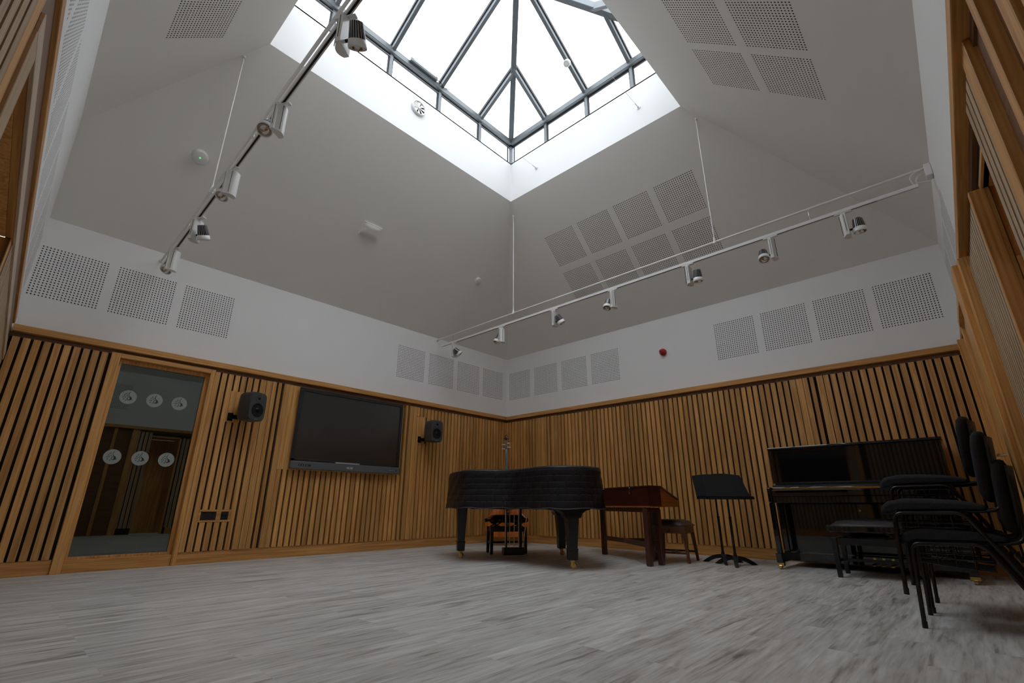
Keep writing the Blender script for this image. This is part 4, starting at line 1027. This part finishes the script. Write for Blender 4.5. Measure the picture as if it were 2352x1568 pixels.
# local: front faces -Y
half = [(.155, .12), (.165, .235), (.22, .325), (.32, .352), (.42, .335), (.52, .275), (.60, .215), (.68, .19), (.76, .195), (.84, .235), (.94, .262), (1.04, .25), (1.14, .18), (1.22, .09), (1.27, .035)]
def lean(p): return (p[0], p[1]+p[2]*.10, p[2]*.938)
poly = [(w_, z) for z, w_ in half]+[(-w_, z) for z, w_ in reversed(half)]
pl3 = catmull([(x, z) for x, z in poly], 4)
mb = MB(); N = len(pl3)
secs = [(-.10, .0), (-.10, 1.0), (.10, .98), (.105, 0)]
c0 = Vector((0, .60))
def sec(y, s): return [lean((c0.x+(p.x-c0.x)*s, y-(.025*(1-s) if y < 0 else -.02*(1-s)), c0.y+(p.y-c0.y)*s)) for p in pl3]
A_ = sec(-.10, 1.0); B_ = sec(.10, .98)
mb.add(A_+B_, [(i, (i+1) % N, N+(i+1) % N, N+i) for i in range(N)], 0, True); bod = mb.build('ribs', 'bassdark', db)
for y, ss in ((-.10, (1.02, .92, .7, .35)), (.10, (1.0, .9, .6, .3))):
    mb = MB(); R_ = [sec(y, s) for s in ss]; vs = [v for r in R_ for v in r]
    mb.add(vs, [(k*N+i, k*N+(i+1) % N, (k+1)*N+(i+1) % N, (k+1)*N+i) for k in range(len(ss)-1) for i in range(N)], 0, True); mb.add(R_[-1], [tuple(range(N))], 0, True)
    mb.build('front_plate' if y < 0 else 'back_plate', 'bass', db)
mb = MB(); mb.beam(lean((0, -.15, .98)), lean((0, -.035, 1.66)), .055, .028, up=(0, -1, 0)); mb.build('fingerboard', 'ebony', db, bevel=.006)
mb = MB(); mb.beam(lean((0, -.10, 1.22)), lean((0, .0, 1.68)), .045, .05, up=(0, -1, 0)); mb.build('neck', 'bassdark', db, bevel=.008)
mb = MB(); mb.beam(lean((0, .0, 1.64)), lean((0, .03, 1.86)), .055, .05, up=(0, -1, 0)); pb_ = mb.build('pegbox', 'bassdark', db, bevel=.006)
mb = MB()
sp = [lean((0, .03+.045*math.cos(t)*(1-t/14), 1.90+.045*math.sin(t)*(1-t/14))) for t in [k*.45 for k in range(24)]]
mb.tube(sp, .02, n=8, rr=[.030-.0008*k for k in range(24)]); mb.cyl(lean((-.045, .02, 1.90)), lean((.045, .02, 1.90)), .018, n=14); mb.build('scroll', 'bassdark', db)
for k, (s, z) in enumerate(((-1, 1.69), (1, 1.72), (-1, 1.77), (1, 1.80))):
    mb = MB(); mb.cyl(lean((0, .01, z)), lean((s*.075, .01, z)), .006, n=8); mb.beam(lean((s*.07, -.010, z)), lean((s*.07, .03, z)), .008, .028); mb.cyl(lean((s*.03, -.012, z)), lean((s*.03, .03, z)), .013, n=12); mb.build('tuning_machine', 'chrome', db)
mb = MB(); mb.beam(lean((0, -.155, .30)), lean((0, -.175, .56)), .075, .02, up=(0, -1, 0)); mb.build('tailpiece', 'ebony', db, bevel=.006)
mb = MB(); mb.beam(lean((0, -.165, .60)), lean((0, -.18, .735)), .14, .02, up=(0, -1, 0)); o = mb.build('bridge', 'oakpale', db, bevel=.006)
for k in range(4):
    x = -.024+.016*k; mb = MB(); mb.tube([lean((x, -.17, .55)), lean((x*1.2, -.205, .745)), lean((x*.6, -.06, 1.66))], .0016, n=5); mb.build('string', 'steel', db)
mb = MB(); mb.cyl(lean((0, .0, .15)), (0, -.01, 0), .008, n=10); mb.build('endpin', 'blackmetal', db)

# ------------------------------------------------------------------ small keyboard instrument (spinet) on its stand
t = thing('spinet', 'red mahogany spinet with sloping lid on legs to the right of the covered piano', 'spinet', (-1.2, -3.3, 0))
P1, P2, P3, P4, P5 = (-1.76, -3.90), (-1.52, -3.935), (-.93, -3.86), (-.42, -2.42), (-.93, -2.42)
bot, ztop, zlow = .618, .838, .70
v = [(*P1, bot), (*P2, bot), (*P3, bot), (*P4, bot), (*P5, bot), (*P1, ztop), (*P2, ztop), (*P3, zlow), (*P4, zlow), (*P5, ztop)]
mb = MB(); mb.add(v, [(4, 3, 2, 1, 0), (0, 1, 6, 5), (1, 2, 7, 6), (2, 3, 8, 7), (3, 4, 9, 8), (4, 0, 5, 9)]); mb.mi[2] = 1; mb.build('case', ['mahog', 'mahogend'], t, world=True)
ex = lambda p, z: (p[0]*1.0, p[1], z)
mb = MB(); lidv = [(P1[0]-.012, P1[1]-.006, ztop), (P2[0]+.0, P2[1]-.012, ztop), (P3[0]+.01, P3[1]-.012, zlow), (P4[0]+.012, P4[1], zlow), (P5[0]-.012, P5[1], ztop)]
mb.add(lidv+[(x, y, z+.014) for x, y, z in lidv], [(0, 1, 2, 3, 4)[::-1], (5, 6, 7, 8, 9), (0, 1, 6, 5), (1, 2, 7, 6), (2, 3, 8, 7), (3, 4, 9, 8), (4, 0, 5, 9)]); mb.build('lid', 'mahog', t, world=True)
mb = MB()
for A1, B1 in ((P1, P5), (P1, P2), (P2, P3)): mb.beam((*A1, bot+.006), (*B1, bot+.006), .022, .012)
mb.build('base_moulding', 'mahogend', t, world=True)
for f in (.22, .60):
    x, y = P1[0]+(P5[0]-P1[0])*f, P1[1]+(P5[1]-P1[1])*f; nx, ny = -.87, .49
    mb = MB(); mb.cyl((x+nx*.006, y+ny*.006, ztop-.006), (x+nx*.02, y+ny*.02, ztop-.01), .010, n=10); mb.cyl((x+nx*.014, y+ny*.014, ztop-.015), (x+nx*.014, y+ny*.014, ztop-.065), .004, n=8); mb.cyl((x+nx*.014, y+ny*.014, ztop-.06), (x+nx*.014, y+ny*.014, ztop-.075), .009, n=8)
    mb.build('hook_catch', 'chrome', t, world=True)
LA, LB, LC, LD = (-.94, -2.76), (-1.715, -3.83), (-1.515, -3.87), (-1.00, -3.54)
for lx, ly in (LA, LB, LC, LD):
    mb = MB(); mb.taper((lx, ly, 0), (lx, ly, .60), .062, .062, .062, .062); mb.build('leg', 'mahogZ', t, world=True, bevel=.01)
mb = MB(); mb.beam((*LA, .585), (*LB, .585), .03, .05); mb.beam((*LB, .585), (*LC, .585), .07, .05); mb.beam((*LC, .585), (*LD, .585), .03, .05); mb.beam((*LA, .585), (*LD, .585), .03, .05)
mb.build('stand_frame', 'mahog', t, world=True, bevel=.003, seg=1)
mb = MB(); mid = ((LA[0]+LB[0])/2+.10, (LA[1]+LB[1])/2+.05); mb.beam((*LA, .215), (*mid, .215), .022, .055); mb.beam((*mid, .215), (LB[0]+.03, LB[1]+.04, .215), .022, .055); mb.beam((*mid, .215), (*LD, .215), .022, .055); mb.beam((*LB, .235), (*LC, .235), .022, .055)
mb.build('stretcher', 'mahog', t, world=True, bevel=.003, seg=1)

# ------------------------------------------------------------------ wooden stool
t = thing('wooden_stool', 'brown wooden stool with dark leather seat beside the spinet', 'stool', (-1.00, -3.80, 0), math.radians(8))
w, dp = .42, .34     # local X: towards the wall side, Y: across
hx, hy = .19, .20
for sx_ in (-1, 1):
    for sy_ in (-1, 1):
        mb = MB(); mb.taper((sx_*(hx+.005), sy_*(hy+.01), 0), (sx_*(hx-.02), sy_*(hy-.02), .33), .028, .028, .042, .042); mb.build('leg', 'walnut', t, bevel=.003, seg=1)
mb = MB(); mb.box(-hx, hx, -hy, hy, .318, .402); ap = mb.build('apron', 'walnutX', t, bevel=.004)
for s in (-1, 1):
    mb = MB(); mb.lathe([(0, 0), (.034, 0), (.034, .008), (.026, .010), (.024, .004), (0, .004)], (s*hx, 0, .362), (s, 0, 0), 28); mb.build('round_boss', 'walnut', ap)
mb = MB(); N = 12; vs = []; fs = []
for j in range(N+1):
    for i in range(N+1):
        u = -1+2*i/N; v_ = -1+2*j/N; e_ = max(0, 1-abs(u)**5)**.6*max(0, 1-abs(v_)**5)**.6
        vs.append((u*(hx+.012), v_*(hy+.012), .410+.065*e_))
for j in range(N):
    for i in range(N): fs.append((j*(N+1)+i, j*(N+1)+i+1, (j+1)*(N+1)+i+1, (j+1)*(N+1)+i))
mb.add(vs, fs, 0, True); mb.box(-hx-.012, hx+.012, -hy-.012, hy+.012, .400, .412); mb.build('leather_seat', 'leather', t)
mb = MB()
for s in (-1, 1): mb.beam((s*(hx-.005), -hy, .105), (s*(hx-.005), hy, .105), .014, .022)
mb.beam((-hx, 0, .105), (hx, 0, .105), .014, .022); mb.build('stretcher', 'walnut', t)

# ------------------------------------------------------------------ music stands
def music_stand(label, loc, rz, hgt):
    """local: desk faces -Y"""
    t = thing('music_stand', label, 'music stand', loc, rz, 'black music stands')
    mb = MB()
    W2, H2 = .255, .335; pts = [(-W2, 0), (W2, 0)]+[(W2-.035-(2*W2-.07)*k/10, H2-.022+.026*math.sin(PI*k/10)) for k in range(11)]
    til = math.radians(30); X = Vector((1, 0, 0)); Y = Vector((0, math.sin(til), math.cos(til))); Nn = X.cross(Y)
    o = Vector((0, -.03, hgt))
    mb.prism(pts, o, X, Y, -Nn*.004); mb.build('desk_panel', 'standmetal', t)
    mb = MB(); a_ = o; mb.add([a_+X*-W2*1.03, a_+X*W2*1.03, a_+X*W2*1.03+Nn*.055-Y*.0, a_+X*-W2*1.03+Nn*.055], [(0, 1, 2, 3)])
    mb.box(-W2*1.03, W2*1.03, o.y-.060, o.y, hgt-.006, hgt); mb.box(-W2*1.03, W2*1.03, o.y-.063, o.y-.058, hgt-.006, hgt+.022); mb.build('lip_tray', 'standmetal', t, bevel=.001, seg=1)
    mb = MB(); mb.beam((0, .002, hgt+.03), (0, .062, hgt+.13), .08, .008, up=(0, -1, .5)); mb.cyl((-.05, .022, hgt+.05), (.05, .022, hgt+.05), .014, n=12); mb.build('tilt_bracket', 'blackmetal', t, bevel=.003, seg=1)
    mb = MB(); mb.cyl((0, .02, .45), (0, .02, hgt+.06), .009, n=12); mb.cyl((0, .02, .10), (0, .02, .50), .0135, n=14); mb.cyl((0, .02, .50), (0, .02, .515), .016, n=14); mb.build('pole', 'blackmetal', t)
    for k, an in enumerate((-110, 10, 130)):
        an = math.radians(an); d_ = Vector((math.cos(an), math.sin(an), 0)); q = Vector((-d_.y, d_.x, 0)); c_ = Vector((0, .02, 0)); mb = MB()
        prof = [(r, .098-.098*(r/.255)**2.0, .030-.016*(r/.255)) for r in [k2*.255/8 for k2 in range(9)]]
        vs = []
        for r, z, h in prof:
            for s, zz in ((-1, z), (1, z), (1, max(z-.042, 0)), (-1, max(z-.042, 0))): vs.append(c_+d_*r+q*s*(.028-.016*r/.255)+Vector((0, 0, zz+.001)))
        fs = [(i*4+k3, i*4+(k3+1) % 4, (i+1)*4+(k3+1) % 4, (i+1)*4+k3) for i in range(8) for k3 in range(4)]+[(0, 1, 2, 3), (35, 34, 33, 32)]
        mb.add(vs, fs); mb.build('foot', 'standmetal', t, bevel=0)
    mb = MB(); mb.cyl((0, .02, .085), (0, .02, .125), .022, .017, n=16); mb.build('hub', 'standmetal', t)
    return t
music_stand('front one of two black music stands between the spinet and upright piano', (-.97, -4.50, 0), math.radians(-50), .71)
music_stand('black music stand standing just behind and left of the other one', (-.84, -4.32, 0), math.radians(-44), .715)

# ------------------------------------------------------------------ upright piano
t = thing('upright_piano', 'glossy black upright piano against the back right wall', 'piano', (-.5, -5.7, 0))
ya, yb = -4.925, -6.485
def UB(nm, m, *bx4, bevel=.004, par=None, seg=2):
    mb = MB(); mb.box(*bx4); return mb.build(nm, m, par or t, world=True, bevel=bevel, seg=seg)
UB('side_panel', 'gloss', -.13, -.62, ya, ya-.045, .07, 1.262); UB('side_panel', 'gloss', -.13, -.62, yb+.045, yb, .07, 1.262)
UB('back_panel', 'satin', -.13, -.17, ya-.045, yb+.045, .1, 1.25)
lid = UB('top_lid', 'gloss', -.11, -.64, ya+.012, yb-.012, 1.263, 1.288, bevel=.008)
UB('upper_panel', 'gloss', -.585, -.605, ya-.045, yb+.045, .86, 1.262)
UB('lower_panel', 'gloss', -.575, -.595, ya-.045, yb+.045, .15, .66, bevel=.006)
UB('bottom_board', 'gloss', -.2, -.615, ya-.045, yb+.045, .06, .15, bevel=.006)
for y0 in (ya, yb+.045):
    UB('arm', 'gloss', -.61, -.955, y0, y0-.045, .665, .83, bevel=.014)
    lg_ = UB('front_leg', 'gloss', -.885, -.935, y0+.002, y0-.047, .15, .665)
    UB('toe_block', 'gloss', -.60, -.975, y0+.008, y0-.053, .065, .155)
    q = castor(t, 0, 0, .068, PI); q.location = Vector((-.935, y0-.022, 0))-Vector(t.location)
    mb = MB(); mb.box(-.965, -.90, y0+.012, y0-.057, .030, .066); mb.build('castor_plate', 'brass', t, world=True, bevel=.004, seg=1)
UB('key_bed', 'gloss', -.60, -.93, ya-.045, yb+.045, .665, .735)
UB('key_slip', 'gloss', -.90, -.945, ya-.045, yb+.045, .735, .80)
mb = MB()
prf = [(-.62, .80), (-.90, .80), (-.905, .825), (-.88, .85), (-.80, .875), (-.70, .888), (-.62, .89)]
mb.prism([(p[0], p[1]) for p in prf], (0, ya-.05, 0), (1, 0, 0), (0, 0, 1), (0, yb-ya+.10, 0)); fb = mb.build('fallboard', 'gloss', t, world=True, bevel=.004)
mb = MB(); mb.box(-.903, -.9115, ya-.055, yb+.055, .806, .823); mb.build('brass_hinge', 'brass', fb, world=True)
mb = MB(); mb.box(-.944, -.947, ya-.05, yb+.05, .738, .742); mb.build('slip_highlight_groove', 'chrome', t, world=True) if False else None
for k in range(3):
    y = -5.735-.075*k
    mb = MB(); mb.box(-.614, -.620, y+.013, y-.013, .118, .142); mb.build('pedal_plate', 'brass', t, world=True, bevel=.002, seg=1)
    mb = MB(); vs = [(-.60, y+.010, .090), (-.60, y-.010, .090), (-.70, y-.020, .082), (-.725, y-.012, .078), (-.73, y, .077), (-.725, y+.012, .078), (-.70, y+.020, .082)]
    mb.add(vs+[(x, yy, z-.008) for x, yy, z in vs], [(0, 1, 2, 3, 4, 5, 6), tuple(range(7, 14))[::-1]]+[(i, (i+1) % 7, 7+(i+1) % 7, 7+i) for i in range(7)]); mb.build('pedal', 'brass', t, world=True)
mb = MB(); mb.cyl((-.605, -5.70, .59), (-.615, -5.70, .59), .012, n=16); mb.build('lock_plate', 'brass', t, world=True)

# ------------------------------------------------------------------ stacking chairs
def pad(pts_prof, w, nx=8, roll=.6):
    pass
def chair(label):
    """front towards +Y, origin on the floor below the seat centre"""
    t = thing('stacking_chair', label, 'chair', group='stacked black chairs')
    for s in (-1, 1):
        x = s*.225; r = .0115
        mb = MB(); path = smooth_path([(x, .215, .012), (x, .185, .435), (x, -.12, .44), (x, -.352, .012)], .045, 6); mb.tube(path, r, n=10); fr_ = mb.build('leg_frame', 'blackmetal', t)
        for p in ((x, .215, 0), (x, -.354, 0)):
            mb = MB(); mb.cyl(p, (p[0], p[1]-math.copysign(.003, p[1]), .035), .0135, n=10); mb.build('foot_cap', 'blackplastic', fr_)
        mb = MB(); path = smooth_path([(s*.195, .17, .449), (s*.195, -.20, .449), (s*.19, -.285, .46), (s*.17, -.290, .56), (s*.16, -.300, .80)], .06, 6); mb.tube(path, .0105, n=10); mb.build('back_support', 'blackmetal', t)
    for y, z in ((.15, .437), (-.13, .437)):
        mb = MB(); mb.cyl((-.225, y, z), (.225, y, z), .009, n=8); mb.build('cross_bar', 'blackmetal', t)
    # seat cushion with rolled front edge
    N = 14; mb = MB(); vs = []; K = 12
    prof = [(.238, .425), (.250, .440), (.244, .472), (.208, .502), (.13, .518), (0, .516), (-.10, .508), (-.17, .497), (-.215, .482), (-.228, .466), (-.215, .456), (0, .455), (.17, .453), (.215, .430)]
    for k in range(K+1):
        u = -1+2*k/K; w = .222*math.sin(u*PI/2); shr = (1-abs(u)**8*.5)
        for (y, z) in prof:
            zc_ = .468; vs.append((w, y*(1-.10*abs(u)**6), zc_+(z-zc_)*shr))
    n_ = len(prof); fs = [(k*n_+i, k*n_+(i+1) % n_, (k+1)*n_+(i+1) % n_, (k+1)*n_+i) for k in range(K) for i in range(n_)]
    mb.add(vs, fs, 0, True); mb.add(vs[:n_], [tuple(range(n_))]); mb.add(vs[-n_:], [tuple(range(n_))]); mb.build('seat_cushion', 'fabric', t)
    # back cushion: rounded upright pad, slightly curved round the sitter
    mb = MB(); vs = []; secs = [(.50, .5, .35), (.515, .82, .75), (.56, .97, 1), (.68, 1, 1), (.80, .98, 1), (.855, .90, .85), (.882, .70, .55), (.89, .3, .2)]
    KK = 24
    for z, sw, sd in secs:
        yc = -.262-.07*(z-.5)
        for k in range(KK):
            an = 2*PI*k/KK; cx_ = math.copysign(abs(math.cos(an))**.6, math.cos(an)); cy_ = math.copysign(abs(math.sin(an))**.8, math.sin(an))
            X = cx_*.205*sw; vs.append((X, yc+cy_*.035*sd+.95*X*X, z))
    fs = [(k*KK+i, k*KK+(i+1) % KK, (k+1)*KK+(i+1) % KK, (k+1)*KK+i) for k in range(len(secs)-1) for i in range(KK)]
    mb.add(vs, fs, 0, True); mb.add(vs[:KK], [tuple(range(KK))], 0, True); mb.add(vs[-KK:], [tuple(range(KK))], 0, True); mb.build('back_cushion', 'fabric', t)
    mb = MB(); vs = []
    for z in (.53, .85):
        yc = -.262-.07*(z-.5)-.040
        for X in [-.18+.06*i for i in range(7)]:
            for dy in (0, -.010): vs.append((X, yc+dy+.95*X*X, z))
    fs = []
    for i in range(6):
        a0, a1, b0, b1 = 2*i, 2*i+1, 2*i+2, 2*i+3; q = 14
        fs += [(a0, b0, b0+q, a0+q), (a1, b1, b1+q, a1+q), (a0, a1, b1, b0), (a0+q, a1+q, b1+q, b0+q)]
    fs += [(0, 1, 15, 14), (12, 13, 27, 26)]
    mb.add(vs, fs); mb.build('back_shell', 'blackplastic', t)
    # wire book rack below the seat
    mb = MB()
    for i in range(7): x = -.18+.06*i; mb.cyl((x, .17, .335), (x, -.14, .305), .003, n=6); mb.cyl((x, -.14, .305), (x, -.14, .42), .003, n=6)
    for j in range(5): y = .16-.075*j; z = .335-.03*(.16-y)/.3; mb.cyl((-.205, y, z), (.205, y, z), .0035, n=6); mb.cyl((-.205, y, z), (-.215, y, .435), .003, n=6); mb.cyl((.205, y, z), (.215, y, .435), .003, n=6)
    for z in (.36, .385): mb.cyl((-.21, .16, z), (-.21, -.14, z), .003, n=6); mb.cyl((.21, .16, z), (.21, -.14, z), .003, n=6); mb.cyl((-.21, -.14, z), (.21, -.14, z), .003, n=6)
    mb.build('wire_book_rack', 'blackmetal', t)
    return t
c1 = chair('black fabric chair standing on the floor at the bottom of the nearest stack')
c1.location = (-2.985, -6.465, 0)
cn = [(-2.985, -6.418, .162, 'black fabric chair on top of the nearest stack'),
      (-2.445, -6.475, 0, 'black fabric chair at the bottom of the farther stack, beside the upright piano'),
      (-2.445, -6.428, .162, 'black fabric chair in the middle of the farther stack'),
      (-2.445, -6.381, .324, 'black fabric chair on top of the farther stack, the highest chair')]
for x, y, z, lab in cn: dup(c1, (x, y, z), 0, lab)
